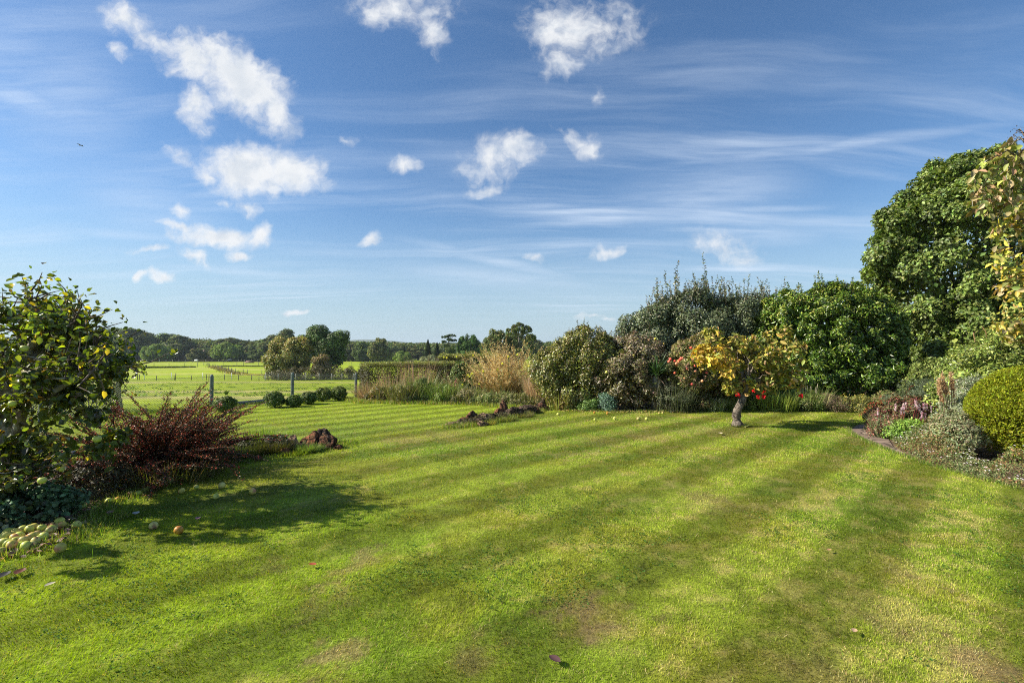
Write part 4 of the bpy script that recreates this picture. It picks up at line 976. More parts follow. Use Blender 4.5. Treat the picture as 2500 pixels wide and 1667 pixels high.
# ------------------------------------------------------------ generic shrub
def shrub(name, label, cat, base, blobs, n, L, cols, wts=None, nl=120, lr=.18, mat=None, ratio=.5, shape='diamond', top=None, topw=0, fill=.3, stems=10, lumpcol=.18, up=.35, rough=.55, ground=None,
          fold=.25, droop=0., scol=(.10, .08, .055), trunk=None, r0=.03, spread=.92, group=None, extra=None, jit=.25):
    z0 = T1(base[0], base[1]) if len(base) < 3 else base[2]
    t = thing(name, label, cat, (base[0], base[1], z0), group); g = Geo(); gs = Geo()
    Lc, lrr = foliage(g, blobs, n, L, cols, wts, nl=nl, lr=lr, ground=z0 if ground is None else ground, ratio=ratio, shape=shape, top=top, topw=topw, fill=fill, lumpcol=lumpcol, up=up, rough=rough, fold=fold, droop=droop, spread=spread, jit=jit)
    if trunk is not None:
        tube(gs, trunk[0], trunk[1], 9, scol); b0 = trunk[0][-1]
    else: b0 = (base[0], base[1], z0 - .03)
    limbs(gs, b0, Lc[rng.permutation(len(Lc))[:stems]], r0, scol)
    if extra: extra(t, g, gs, Lc, lrr)
    g.build('foliage', mat or M_leaf, t); gs.build('trunk' if trunk is not None else 'stems', M_bark, t)
    return t
def fruits(t, Lc, lrr, n, r, cols, front=True, name='fruit', jitter=1.0, zr=None, yb=-1):
    """each fruit is a part of its plant"""
    k = rng.permutation(len(Lc)); c = 0
    for i in k:
        p = Lc[i] + nrm(np.array([rng.normal() * .6, yb + .2 * rng.normal(), rng.normal() * .5])) * lrr[i] * 1.02 * jitter
        if zr and not (zr[0] < p[2] < zr[1]): continue
        g = Geo(); V, Fc = ICO2; rr = r * rng.uniform(.8, 1.15)
        g.add(V * rr * [1, 1, .92] + p, [Fc], pal(1, cols, None, .1)[0]); g.build(name, M_fruit, t, smooth=True); c += 1
        if c >= n: break

# oleaster with upright shoots
EG = [(.09, .11, .05), (.125, .145, .07), (.06, .08, .032), (.18, .20, .11)]
Ye = 16.6
def ex(t, g, gs, Lc, lrr):
    bl = []
    for (xd, yt) in [(1480, 690), (1496, 655), (1505, 640), (1512, 625), (1525, 640), (1533, 612), (1549, 650), (1560, 640), (1575, 625), (1588, 618), (1595, 600), (1605, 625), (1618, 640), (1628, 608), (1640, 636), (1652, 645), (1663, 622), (1674, 640), (1683, 620), (1696, 655), (1712, 650), (1725, 640), (1742, 655), (1753, 636), (1770, 660), (1782, 650), (1548, 600 + 45), (1610, 648), (1580, 650), (1650, 655)]:
        zt = gz(yt, Ye); x = gx(xd, Ye); h = rng.uniform(.7, 1.15)
        for q in range(2): shoots(g, gs, [(x + rng.normal() * .10, Ye + rng.normal() * .5, zt - h * (1.0 + .3 * q))], h, 40, .115, EG + [(.20, .15, .10)], lean=.05, r=.007)
    b = Lc[Lc[:, 2] > 3.0]; b = b[rng.integers(0, len(b), 110)] + rng.normal(size=(110, 3)) * [.25, .3, .1]
    shoots(g, gs, b, .7, 26, .10, EG + [(.20, .15, .10)], lean=.18, r=.008)
shrub('oleaster_shrub', 'tall grey green shrub with many upright leafy shoots above the laurel', 'shrub', (gx(1600, Ye), Ye), [
    (gx(1600, Ye), Ye, 1.9, 2.2, 1.5, 1.85), (gx(1505, Ye), Ye - .1, 2.0, 1.35, 1.2, 1.25), (gx(1700, Ye), Ye, 2.3, 1.7, 1.3, 1.25), (gx(1590, Ye), Ye - .7, 1.6, 1.5, 1.0, 1.5), (gx(1475, Ye), Ye, 1.2, .95, 1, 1.2)], 64000, .075, EG, (1.2, 1, 1, .5), nl=330, lr=.27, extra=ex, stems=30, lumpcol=.14, mat=M_gloss)
# laurel hedge and privet
LG = [(.065, .12, .011), (.10, .165, .018), (.04, .08, .008), (.18, .24, .03)]
Yl_ = 15.4
def ex(t, g, gs, Lc, lrr):
    for (xd, yt) in [(1828, 645), (1835, 655), (1858, 645), (1870, 632), (1888, 628), (1905, 634), (1920, 645), (1945, 632), (1958, 640), (1972, 648), (1990, 652), (1805, 668), (1846, 655), (1880, 650), (1932, 652), (2005, 660)]:
        x = gx(xd, Yl_); h = rng.uniform(.4, .6)
        for q in range(2): shoots(g, gs, [(x + rng.normal() * .06, Yl_ + rng.normal() * .35, gz(yt, Yl_) - h)], h, 34, .10, LG + [(.25, .22, .06)], lean=.08, r=.010)
shrub('laurel_hedge', 'big dark glossy laurel hedge bulging between tall shrub and large tree', 'hedge', (9.7, Yl_), [
    (gx(1960, Yl_), Yl_, 1.85, 1.55, 1.4, 2.0), (gx(1890, Yl_), Yl_ - .1, 1.9, 1.6, 1.5, 1.98), (gx(1825, Yl_), Yl_ + .1, 1.8, 1.35, 1.3, 1.95), (gx(1925, Yl_), Yl_ - .6, .9, 2.0, 1.2, 1.3), (gx(1830, Yl_), Yl_ - .5, .8, 1.2, 1.2, 1.3), (gx(1995, Yl_), Yl_ + .1, 1.9, 1.15, 1.2, 1.75)], 84000, .085, LG, (1.3, 1, 1, .55), nl=560, lr=.16, mat=M_gloss, ratio=.42, top=[(.28, .30, .06), (.22, .26, .04)], topw=.35, extra=ex, stems=30, lumpcol=.12)
shrub('privet_hedge', 'yellower small leaved hedge between the grey shrub and the laurel', 'hedge', (8.3, 16.2), [
    (gx(1750, 16.2), 16.2, 1.5, 1.5, 1.0, 1.85), (gx(1800, 16.2), 16.3, 1.4, 1.2, 1.0, 1.95)], 26000, .06, [(.13, .165, .03), (.18, .21, .045), (.09, .12, .022)], nl=200, lr=.2, mat=M_gloss, top=[(.28, .30, .06)], topw=.4, stems=14)

# the large tree at the right
Yb = 17.0
BT = [(.12, .165, .035), (.155, .205, .045), (.08, .115, .025), (.20, .25, .06)]
bt = thing('sycamore_tree', 'large green tree towering at the right over the laurel hedge', 'tree', (16.0, Yb, T1(16.0, Yb)))
g = Geo(); gs = Geo()
bl = [(gx(2225, Yb), Yb, 4.5, 3.05, 3.0, 3.35), (gx(2350, Yb), Yb + .5, 4.9, 3.4, 3.2, 3.5), (gx(2160, Yb), Yb - .2, 4.1, 1.6, 1.9, 2.1), (gx(2210, Yb), Yb - .8, 2.6, 2.3, 2.3, 2.4), (gx(2165, Yb), Yb - 1.2, 1.3, 1.3, 1.6, 1.9), (gx(2280, Yb), Yb - .4, 2.3, 2.8, 2.4, 2.4), (gx(2470, Yb), Yb, 4.5, 3.5, 3, 4.5)]
for (xd, yd, r_) in [(2160, 385, .42), (2165, 400, .6), (2110, 455, .5), (2098, 470, .35), (2235, 370, .55), (2258, 362, .6), (2275, 358, .4), (2050, 510, .55), (2040, 560, .5), (2018, 575, .36), (2060, 620, .55), (2200, 395, .45), (2310, 380, .6), (2140, 415, .5), (2035, 610, .4)]:
    bl.append((gx(xd, Yb), Yb + rng.normal() * .4, gz(yd, Yb) - r_ * .5, r_, r_, r_ * .9))
Lc, lrr = foliage(g, bl, 150000, .105, BT, (1.2, 1, 1, .5), nl=1100, lr=.32, ground=T1(16, Yb) + .1, ratio=.72, fill=.22, up=.4, rough=.7, lumpcol=.18, flat=.85, spread=.97, top=[(.10, .14, .05)], topw=.2)
tube(gs, [(16, Yb, -.6), (15.9, Yb, 1.2), (16.1, Yb, 2.6), (16, Yb, 4.2)], [.36, .30, .26, .2], 10, (.13, .12, .10)); limbs(gs, (16.05, Yb, 2.2), Lc[:45], .12, (.13, .12, .10), n=6)
gs.build('trunk', M_bark, bt); g.build('crown', M_leaf, bt)

# quince and neighbour: the two rounded shrubs left of the middle
Yq = 14.4
QG = [(.17, .175, .030), (.12, .14, .025), (.085, .10, .02), (.24, .22, .05), (.15, .11, .06)]
shrub('quince_bush', 'olive green rounded bush at the left end of the back border', 'shrub', (gx(1340, Yq), Yq), [
    (gx(1345, Yq), Yq + .1, 1.30, 1.15, 1.0, 1.10), (gx(1280, Yq), Yq, .85, .85, .9, .85), (gx(1400, Yq), Yq, 1.0, 1.1, .9, 1.0), (gx(1330, Yq), Yq - .3, .45, 1.15, .8, .6)], 34000, .062, QG, (1.2, 1, .9, .5, .25), nl=260, lr=.17,
    top=[(.28, .26, .05), (.22, .15, .08)], topw=.4, stems=20, mat=M_gloss, extra=lambda t, g, gs, Lc, lrr: shoots(g, gs, Lc[Lc[:, 2] > 1.6][:50] if (Lc[:, 2] > 1.6).any() else Lc[:10], .30, 16, .06, QG, lean=.2, r=.006))
Yq = 14.2
def ex(t, g, gs, Lc, lrr):
    fruits(t, Lc, lrr, 26, .042, [(.50, .46, .10), (.58, .50, .14), (.45, .45, .08)], zr=(.3, 2.0))
    b = Lc[(Lc[:, 2] > 1.5)][:40]; shoots(g, gs, b, .35, 12, .055, [(.20, .14, .09), (.15, .13, .05)], lean=.25, r=.006, col=(.16, .12, .09))
shrub('apple_bush', 'brownish leaved bush dotted with yellow fruit beside the yucca', 'fruit bush', (gx(1465, Yq), Yq), [
    (gx(1462, Yq), Yq, 1.15, 1.0, .9, 1.05), (gx(1500, Yq), Yq - .1, .8, .8, .8, .85), (gx(1425, Yq), Yq - .4, .75, .95, .8, .85), (gx(1470, Yq), Yq - .5, .4, 1.05, .6, .55)], 30000, .058, [(.15, .14, .04), (.20, .15, .085), (.11, .11, .03), (.24, .20, .13), (.10, .08, .05)],
    (1.1, .9, 1, .5, .6), nl=240, lr=.16, top=[(.30, .23, .16), (.22, .15, .10)], topw=.5, stems=26, mat=M_gloss, scol=(.16, .13, .10), extra=ex)
# red fruited shrub
Yr = 13.6
def ex(t, g, gs, Lc, lrr):
    for (x_, y_) in [(650, 450), (635, 478), (710, 473), (740, 463), (770, 438), (715, 500), (755, 455), (723, 515), (745, 475), (785, 440), (918, 460), (928, 510), (935, 525), (958, 518), (920, 525), (883, 320), (1012, 570), (1040, 560), (930, 585), (1068, 605), (1075, 570), (885, 737), (808, 672), (1165, 360), (700, 610), (840, 560), (1005, 700)]:
        X = sx(1500 + x_ / 4.704, Yr - .85); Z = sz(780 + y_ / 4.704, Yr - .85); g2 = Geo(); V, Fc = ICO2
        g2.add(V * rng.uniform(.030, .042) + [X, Yr - .82 + rng.normal() * .05, Z], [Fc], pal(1, [(.50, .07, .05), (.58, .14, .08), (.55, .22, .12)], None, .1)[0]); g2.build('fruit', M_fruit, t, smooth=True)
shrub('crab_apple_bush', 'bronze green bush with red crab apples between yucca and golden tree', 'fruit bush', (gx(1600, Yr), Yr), [
    (gx(1600, Yr), Yr, 1.15, .85, .75, .95), (gx(1570, Yr), Yr - .1, .85, .6, .7, .8), (gx(1640, Yr), Yr, 1.0, .8, .7, .95), (gx(1690, Yr), Yr + .1, .9, .8, .6, .9)], 24000, .06, [(.14, .15, .035), (.20, .15, .07), (.10, .11, .03), (.22, .20, .06), (.26, .14, .10)],
    (1.2, .7, 1, .5, .3), nl=220, lr=.15, top=[(.26, .19, .10), (.22, .18, .06)], topw=.5, stems=22, extra=ex)
# yucca
yx, yy_ = 3.98, 13.35
t = thing('yucca', 'yucca with dark spiky rosette on a pale shaggy trunk', 'yucca', (yx, yy_, 0)); g = Geo()
tube(g, [(yx - .05, yy_, -.03), (yx - .03, yy_, .4), (yx - .02, yy_, .8), (yx, yy_, 1.02)], [.10, .09, .09, .06], 9, (.22, .18, .14)); g.build('trunk', M_bark, t)
g = Geo(); n = 170; a = rng.random(n) * 6.28; ld = np.stack([np.cos(a), np.sin(a)], 1)
blades(g, np.tile([yx, yy_, 1.02], (n, 1)) + rng.normal(size=(n, 3)) * .04, .58 * (.75 + .4 * rng.random(n)), ld, .15 + 1.5 * rng.random(n) ** .8, .035, pal(n, [(.06, .11, .04), (.085, .15, .05), (.04, .075, .03)]), 4, .12)
n = 60; a = rng.random(n) * 6.28; ld = np.stack([np.cos(a), np.sin(a)], 1)
blades(g, np.tile([yx, yy_, .85], (n, 1)) + rng.normal(size=(n, 3)) * .05, .38 * (.7 + .4 * rng.random(n)), ld, 2.0 + .7 * rng.random(n), .03, pal(n, [(.32, .26, .18), (.25, .20, .13)]), 3, .1); g.build('leaf_rosette', M_leaf, t)

# medlar tree on the lawn
mt = thing('medlar_tree', 'small medlar tree with crooked trunk and golden autumn leaves on the lawn', 'tree', (4.9, 10.5, 0))
gt = Geo(); s_ = np.linspace(0, 1, 16)
tp = np.stack([np.interp(s_, [0, .12, .35, .5, .7, 1], [4.90, 4.89, 4.87, 4.91, 5.03, 5.09]), 10.5 + .03 * np.sin(s_ * 9), -.03 + s_ * .95], 1)
tr = np.interp(s_, [0, .08, .3, .5, .75, 1], [.125, .092, .085, .078, .062, .055]) * (1 + .12 * np.sin(s_ * 23) + .11 * rng.normal(size=16))
tube(gt, tp, tr, 14, (.16, .13, .105))
MG = [(.30, .28, .045), (.20, .22, .04), (.38, .29, .06), (.13, .15, .03), (.36, .23, .09)]
OR = [(.50, .30, .035), (.54, .38, .04), (.44, .25, .05), (.42, .36, .05)]
Ym = 10.6
def mb(xs_, ys_, rx, rz, dy_=0, ry=None): return (sx(xs_, Ym), Ym + dy_, sz(ys_, Ym), rx, ry or rx, rz)
mbl = [mb(1755, 905, .34, .24, -.1), mb(1800, 945, .30, .20, -.2), mb(1795, 850, .36, .22, .1), mb(1850, 905, .36, .24, -.25), mb(1850, 850, .36, .24), mb(1905, 830, .34, .26, .1), mb(1920, 870, .40, .26, -.2), mb(1950, 905, .30, .24), mb(1905, 920, .34, .20, .2), mb(1725, 880, .28, .2), mb(1890, 870, .5, .3, .35), mb(1790, 890, .4, .25, .35), mb(1750, 825, .26, .16, .15), mb(1860, 950, .28, .14, .1), mb(1925, 935, .22, .14, -.1)]
gc = Geo(); Lm, lm = foliage(gc, mbl, 4200, .10, MG, (1.2, 1.1, 1, .8, .6), nl=95, lr=.12, ratio=.42, shape='hex', fill=.06, up=.5, rough=.7, fold=.3, droop=.12, lumpcol=.12)
limbs(gt, (5.07, 10.5, .88), Lm[::4], .030, (.22, .18, .14), n=5, seg=6, wob=.22)
gt.build('trunk', surf_mat('medlar bark', .9, 16, .65, 1.0, 34, second=(.05, .04, .03, 1), sscale=14), mt); gc.build('foliage', M_leaf, mt)
gc = Geo(); foliage(gc, [mb(1718, 872, .30, .2, -.45), mb(1745, 900, .22, .22, -.5), mb(1705, 862, .2, .12, -.5)], 760, .095, OR, nl=26, lr=.12, ratio=.42, shape='hex', fill=0, up=.8, rough=.4, droop=.12)
o = gc.build('turning_foliage', M_leaf, mt); o['label'] = 'bright orange yellow leaves at the left of the crown'
for i in range(34):
    p = Lm[rng.integers(len(Lm))] + nrm(np.array([rng.normal() * .6, -1, rng.normal() * .5])) * .15; g = Geo(); V, Fc = ICO1
    g.add(V * .024 + p, [Fc], pal(1, [(.34, .20, .12), (.40, .26, .16)], None, .1)[0]); g.build('fruit', M_fruit, mt, smooth=True)

# ------------------------------------------------------------ grasses border at the back left
STR = [(.46, .36, .19), (.38, .28, .14), (.55, .44, .26), (.30, .20, .12)]
sg = thing('golden_oat_grass', 'tall fountain of golden oat grass with feathery plumes', 'ornamental grass', (sx(1245, 21), 21, T1(sx(1245, 21), 21)))
g = Geo(); cx_, cz_ = sx(1232, 21), T1(sx(1232, 21), 21)
clump(g, (cx_, 21, cz_), .5, 5200, 1.1, [(.30, .27, .10), (.42, .34, .16), (.20, .20, .06), (.48, .38, .2)], lean=.75, width=.014, seg=4, curl=.9); g.build('leaf_clump', M_dry, sg)
g = Geo(); gp = Geo(); n = 600
for i in range(n):
    a = rng.random() * 6.28; ln = rng.random() ** .75 * 1.15; h = rng.uniform(1.7, 2.9) * (1 - .18 * ln) * (1 - .12 * ln)
    dirv = np.array([cos(a) * 1.35, sin(a) * .8]); s_ = np.linspace(0, 1, 7); r_ = h * np.sin(ln) * s_ ** 1.25
    P = np.stack([cx_ + rng.normal() * .25 + dirv[0] * r_, 21 + dirv[1] * r_, cz_ + h * np.cos(ln * .8) * s_ - .12 * ln * s_ ** 3], 1)
    tube(g, P, .0045 * (1.3 - s_), 3, (.48, .38, .2), cap=False)
    k = 34; u = .58 + .42 * rng.random(k); Q_ = np.stack([np.interp(u, s_, P[:, j]) for j in range(3)], 1) + rng.normal(size=(k, 3)) * [.07, .07, .05] * (1.2 - u)[:, None]
    leaves(gp, Q_, rng.normal(size=(k, 3)), .065, pal(k, [(.62, .50, .22), (.55, .43, .19), (.70, .60, .34), (.50, .36, .16)]), .3, T=rng.normal(size=(k, 3)) * .6 + [dirv[0] * .6, dirv[1] * .4, -.5])
g.build('stems', M_dry, sg); gp.build('plumes', M_dry, sg)
def grassy(name, label, xsrc, Y, r, n, h, cols, cat='dry grass', bias=(0, 0), lean=.6, width=.012, wts=None, mat=None):
    X = sx(xsrc, Y); t = Geo(); clump(t, (X, Y, T1(X, Y)), r, n, h, cols, wts, lean=lean, width=width * 1.3, bias=bias)
    o = t.build(name, mat or M_dry); tag(o, label, cat); return o
PNK = [(.34, .22, .15), (.42, .28, .19), (.28, .20, .12), (.45, .34, .22)]
grassy('dried_grass', 'pinkish brown dry stems standing before the flat hedge, left part', 958, 22, .6, 110, 1.35, PNK, lean=.35, width=.012)
grassy('dried_grass', 'tallest upright brown stems against the dark flat hedge', 1020, 22, .6, 130, 1.75, PNK, lean=.3, width=.012)
grassy('dried_grass', 'brown stems fallen to the right before the flat hedge', 1000, 21, .4, 120, 1.5, PNK, lean=1.1, bias=(1.6, -.2))
grassy('dried_grass', 'pinkish stems leaning left, right of the flat hedge', 1110, 20.5, .4, 130, 1.45, PNK + [(.5, .42, .32)], lean=1.1, bias=(-1.8, -.3))
grassy('dried_grass', 'thin tan grass at the foot of the last concrete post', 905, 21.3, .5, 700, .8, [(.40, .30, .18), (.28, .22, .11), (.2, .2, .07)], lean=.8)
grassy('dried_grass', 'pale dry grass between golden grass and olive bush', 1330, 19.5, .7, 1500, 1.0, [(.48, .36, .22), (.40, .30, .18), (.3, .24, .12)], lean=.4)
grassy('dried_grass', 'thin straw stems splaying right from the golden grass foot', 1290, 19.6, .3, 70, 1.6, [(.55, .46, .32)], lean=1.2, bias=(2.2, -.5), width=.012)
def mound(name, label, xsrc, Y, rx, rz, n, L, cols, cat='perennial', mat=None, nl=30, lr=.12, ry=None, ratio=.4, up=.3, wts=None, spike=0):
    X = sx(xsrc, Y) if xsrc > 30 or xsrc < -30 else xsrc; z = T1(X, Y); g = Geo()
    foliage(g, [(X, Y, z + rz * .35, rx, ry or rx * .8, rz * .75)], n, L, cols, wts, nl=nl, lr=lr, ground=z, ratio=ratio, up=up)
    if spike: clump(g, (X, Y, z), rx * .8, spike, rz * 1.4, cols, lean=.5, width=L * .18)
    o = g.build(name, mat or M_leaf); tag(o, label, cat); return o
OGR = [(.17, .17, .05), (.24, .21, .08), (.12, .14, .04), (.30, .25, .12)]
GGR = [(.13, .18, .04), (.18, .24, .06), (.09, .13, .03), (.26, .27, .10)]
mound('perennial_clump', 'rusty brown low clump at the foot of the last fence post', 925, 19.9, .55, .5, 3600, .07, [(.26, .16, .08), (.22, .19, .07), (.16, .16, .05)], spike=250)
mound('perennial_clump', 'olive and straw coloured clump before the flat hedge', 985, 19.7, .75, .65, 4800, .07, OGR, spike=500)
mound('perennial_clump', 'green leafy clump with small bright shoots below the brown stems', 1030, 19.9, .7, .8, 4600, .08, GGR, spike=350)
mound('perennial_clump', 'fresh green grassy clump left of the golden grass', 1085, 19.6, .7, .6, 4200, .08, [(.19, .26, .05), (.15, .21, .04), (.28, .30, .12)], spike=700)
mound('perennial_clump', 'straw and green clump at the foot of the yellow flowers', 1140, 19.4, .8, .45, 4600, .07, OGR + [(.34, .27, .16)], spike=500)
mound('perennial_clump', 'low green and tan clump in front of the golden grass', 1200, 19.1, .9, .4, 4600, .06, GGR + [(.34, .28, .14)], spike=500)
mound('perennial_clump', 'dark low tufty clump with shade beneath right of the golden grass foot', 1265, 18.8, 1.0, .34, 4200, .06, [(.16, .18, .04), (.10, .11, .03), (.26, .22, .10)], spike=400)
mound('perennial_clump', 'green bushy leaves in front of the golden grass left side', 1125, 21, .55, 1.55, 4200, .085, [(.12, .16, .05), (.16, .20, .06), (.08, .11, .03)], nl=50)
# evening primrose
def primrose(label, pts, Y):
    X0 = sx(pts[0][0], Y); z0 = T1(X0, Y); t = thing('evening_primrose', label, 'flower', (X0, Y, z0)); g = Geo(); gs = Geo()
    for (a_, b_) in pts:
        X = sx(a_, Y); Z = sz(b_, Y); s_ = np.linspace(0, 1, 5); P = np.stack([X + rng.normal() * .15 * (1 - s_), Y + rng.normal() * .2 * (1 - s_), z0 + (Z - z0) * s_], 1); tube(gs, P, .007, 3, (.18, .16, .07), cap=False)
        k = 60; u = rng.random(k); Q_ = np.stack([np.interp(u, s_, P[:, j]) for j in range(3)], 1); leaves(g, Q_, rng.normal(size=(k, 3)), .09, pal(k, [(.16, .20, .05), (.24, .25, .08), (.10, .13, .03)]), .35, T=rdir(k) * [1, 1, .6] + [0, 0, .2])
        g2 = Geo(); leaves(g2, np.tile([X, Y - .05, Z], (8, 1)), rng.normal(size=(8, 3)) * .4 + [0, -1, .3], .055, pal(8, [(.75, .68, .05), (.80, .74, .10)], None, .08), .9, T=np.stack([np.cos(np.arange(8) * .785), np.zeros(8), np.sin(np.arange(8) * .785)], 1)); g2.build('flower', M_petal, t)
    g.build('foliage', M_leaf, t); gs.build('stems', M_twig, t)
primrose('tall yellow evening primrose over the hedge corner, left of the golden grass', [(1084, 871), (1091, 872), (1115, 870), (1155, 866), (1135, 891)], 21.5)
primrose('short yellow evening primrose at the left foot of the golden grass', [(1129, 937), (1142, 914), (1152, 911), (1170, 935), (1147, 917), (1180, 905)], 19.9)
primrose('yellow evening primrose flowering amid the golden grass', [(1226, 886), (1241, 869), (1215, 900), (1263, 865), (1290, 892), (1307, 914)], 20.2)
mound('pink_flower_clump', 'small pink flowered clump between brown stems and golden grass', 1110, 20.0, .22, .85, 500, .06, [(.42, .12, .14), (.16, .18, .05)], cat='flower')

# ------------------------------------------------------------ foot of the back border
def low(name, label, xd, Y, rx, rz, n, L, cols, **k): return mound(name, label, xd / .4096 * .43537, Y, rx, rz, n, L, cols, **k)
low('perennial_clump', 'yellow green iris leaves at the foot of the olive bush', 1290, 13.7, .5, .34, 900, .09, [(.30, .28, .07), (.24, .16, .06), (.17, .19, .04)], spike=260)
low('euphorbia_clump', 'low fresh green clump in front of the olive bush', 1352, 13.35, .32, .26, 1900, .05, [(.10, .17, .04), (.15, .24, .05)])
low('euphorbia_clump', 'blue green spurge against the yellow fruited bush', 1393, 13.2, .20, .42, 1500, .05, [(.12, .20, .14), (.16, .24, .18)])
low('lavender_bush', 'low dark grey green bush below the yucca', 1545, 13.35, .75, .62, 9000, .045, [(.09, .105, .05), (.13, .14, .08), (.06, .07, .035)], nl=60, spike=500)
low('perennial_clump', 'dark leafy clump in the border left of the striped grass', 1600, 13.4, .55, .5, 4500, .05, [(.09, .11, .035), (.14, .15, .05), (.18, .12, .06)], nl=40)
low('striped_grass', 'upright pale striped grass clump in the back border', 1640, 13.2, .3, .25, 300, .05, [(.30, .32, .16), (.18, .24, .06), (.42, .42, .26)], spike=420)
low('perennial_clump', 'grassy green clump just left of the medlar trunk', 1672, 13.4, .4, .3, 1600, .05, GGR, spike=350)
low('daylily_clump', 'bright yellow green strappy clump right of the medlar trunk', 1775, 13.55, .75, .35, 2200, .06, [(.20, .27, .04), (.27, .32, .06), (.15, .20, .03)], spike=900)
low('daylily_clump', 'green strappy clump before the laurel, left of the low brown mound', 1850, 13.5, .6, .42, 2600, .06, GGR, spike=500)
low('heather_mound', 'low brownish mound at the lawn edge before the laurel', 1905, 13.35, .6, .34, 5200, .035, [(.16, .12, .07), (.12, .13, .05), (.22, .14, .10)], nl=60)
low('perennial_clump', 'mixed green and gold low clump under the laurel right side', 1965, 13.2, .6, .36, 3400, .05, [(.17, .20, .05), (.34, .28, .06), (.12, .13, .04)], nl=50)
# dahlias
t = thing('dahlia_bed', 'leafy dahlias with scarlet flowers behind the medlar tree', 'flower', (6.2, 14.0, 0)); g = Geo(); gs = Geo()
foliage(g, [(5.3, 14.0, .35, .7, .4, .45), (6.2, 14.1, .45, .8, .4, .55), (7.2, 14.1, .5, .8, .4, .55), (8.0, 14.1, .4, .7, .4, .5)], 9000, .085, [(.15, .20, .035), (.21, .26, .05), (.10, .13, .025), (.28, .30, .06)], nl=120, lr=.13, ground=0, ratio=.5, up=.7); 
for (a_, b_) in [(1405, 850), (1450, 890), (1600, 805), (1710, 825), (1650, 880), (1705, 880), (1990, 770), (1345, 735), (1720, 560 + 260), (2135, 870)]:
    Yd = 12.75; X = sx(1500 + a_ / 4.704, Yd); Z = sz(780 + b_ / 4.704, Yd); tube(gs, [(X + .1, Yd + .8, .1), (X, Yd, Z)], .006, 3, (.12, .16, .04), cap=False)
    g2 = Geo(); k = 26; a = rng.random(k) * 6.28; leaves(g2, np.tile([X, Yd, Z], (k, 1)), rng.normal(size=(k, 3)) * .25 + [0, -1, .4], .07, pal(k, [(.75, .02, .03), (.62, .03, .02)], None, .1), .6, T=np.stack([np.cos(a), -.3 + 0 * a, np.sin(a)], 1)); g2.build('flower', M_petal, t)
g.build('foliage', M_leaf, t); gs.build('stems', M_twig, t)
g = Geo(); A = []; Bq = []
for (a_, b0, b1, a1) in [(2105, 770, 830, 2125), (2150, 690, 830, 2120), (2190, 690, 870, 2180), (2210, 750, 860, 2225), (2250, 760, 890, 2265), (2330, 735, 890, 2285), (2310, 770, 850, 2300), (2170, 720, 850, 2140)]:
    Yd = 13.7; A.append((sx(1500 + a1 / 4.704, Yd), Yd, sz(780 + b1 / 4.704, Yd) - .3)); Bq.append((sx(1500 + a_ / 4.704, Yd), Yd, sz(780 + b0 / 4.704, Yd)))
tubes_many(g, A, Bq, .012, .008, (.42, .36, .28), 5); o = g.build('dead_stems', M_twig); tag(o, 'bundle of pale bare dead stems standing before the laurel', 'dead plant')

# ------------------------------------------------------------ cotoneaster builder (herringbone sprays)
def sprays(g, gs, gb, base, dirs, length, tw, leafL, lcols, bcols, droop=.35, nb=1.0, scol=(.08, .04, .03), r=.012, wob=.25):
    for d in dirs:
        d = nrm(np.array(d, float)); L = length * rng.uniform(.6, 1.15); m = 14; s_ = np.linspace(0, 1, m)
        side = nrm(np.cross(d, [0, 0, 1.])) * rng.normal() * wob
        P = np.array(base)[None] + rng.normal(size=3) * [.25, .25, .02] + (d[None] * s_[:, None] + side[None] * (s_ ** 2)[:, None] * .6 - np.array([0, 0, 1.]) * droop * (s_ ** 2.2)[:, None]) * L
        P += rng.normal(size=P.shape) * .006
        tube(gs, P, r * (1.15 - s_), 4, scol, cap=False)
        T = nrm(np.gradient(P, axis=0)); k = int(L * tw); u = np.linspace(.18, .99, k); idx = u * (m - 1)
        for q, uu in enumerate(u):
            b = np.array([np.interp(uu, s_, P[:, j]) for j in range(3)]); tt = T[int(uu * (m - 1))]
            sd_ = nrm(np.cross(tt, [0, .15, 1.])) * (1 if q % 2 else -1); tl = .20 * (1.15 - uu) * rng.uniform(.6, 1.2)
            dv = nrm(tt * .75 + sd_ * .8 + np.array([0, 0, .25])); e = b + dv * tl
            tubes_many(gs, [b], [e], .003, .0015, scol)
            kk = max(3, int(tl * 90)); v = rng.random(kk)[:, None]; Q_ = b + dv * tl * v
            leaves(g, Q_, rng.normal(size=(kk, 3)) * .5 + [0, 0, .8], leafL, pal(kk, lcols), .55, T=dv + rng.normal(size=(kk, 3)) * .8)
            kb = rng.poisson(tl * 22 * nb * (1.1 - uu * .6))
            for _ in range(kb):
                V, Fc = ICO1; gb.add(V[:] * .0075 + (b + dv * tl * rng.random() + rng.normal(size=3) * .008), [Fc], pal(1, bcols, None, .15)[0])
cb = (-4.85, 6.6, .1); t = thing('cotoneaster_shrub', 'sprawling dark red cotoneaster with herringbone branches and berries beside the apple tree', 'shrub', (cb[0], cb[1], 0))
g = Geo(); gs = Geo(); gb = Geo(); dirs = []
for i in range(230):
    a = rng.uniform(-1.5, 1.6); el = rng.uniform(.08, 1.25)
    dirs.append((cos(a) * cos(el) * rng.choice([1, 1, 1, -1]), sin(a) * cos(el), sin(el)))
LC = [(.09, .085, .03), (.12, .06, .03), (.07, .055, .022), (.18, .05, .03)]
BC = [(.55, .09, .04), (.45, .05, .035), (.60, .16, .06)]
sprays(g, gs, gb, cb, dirs[:160], 1.25, 26, .028, LC, BC, nb=1.2, droop=.20)
sprays(g, gs, gb, (-5.1, 6.0, .05), dirs[190:], .8, 24, .028, LC, BC, nb=.6, droop=.2)
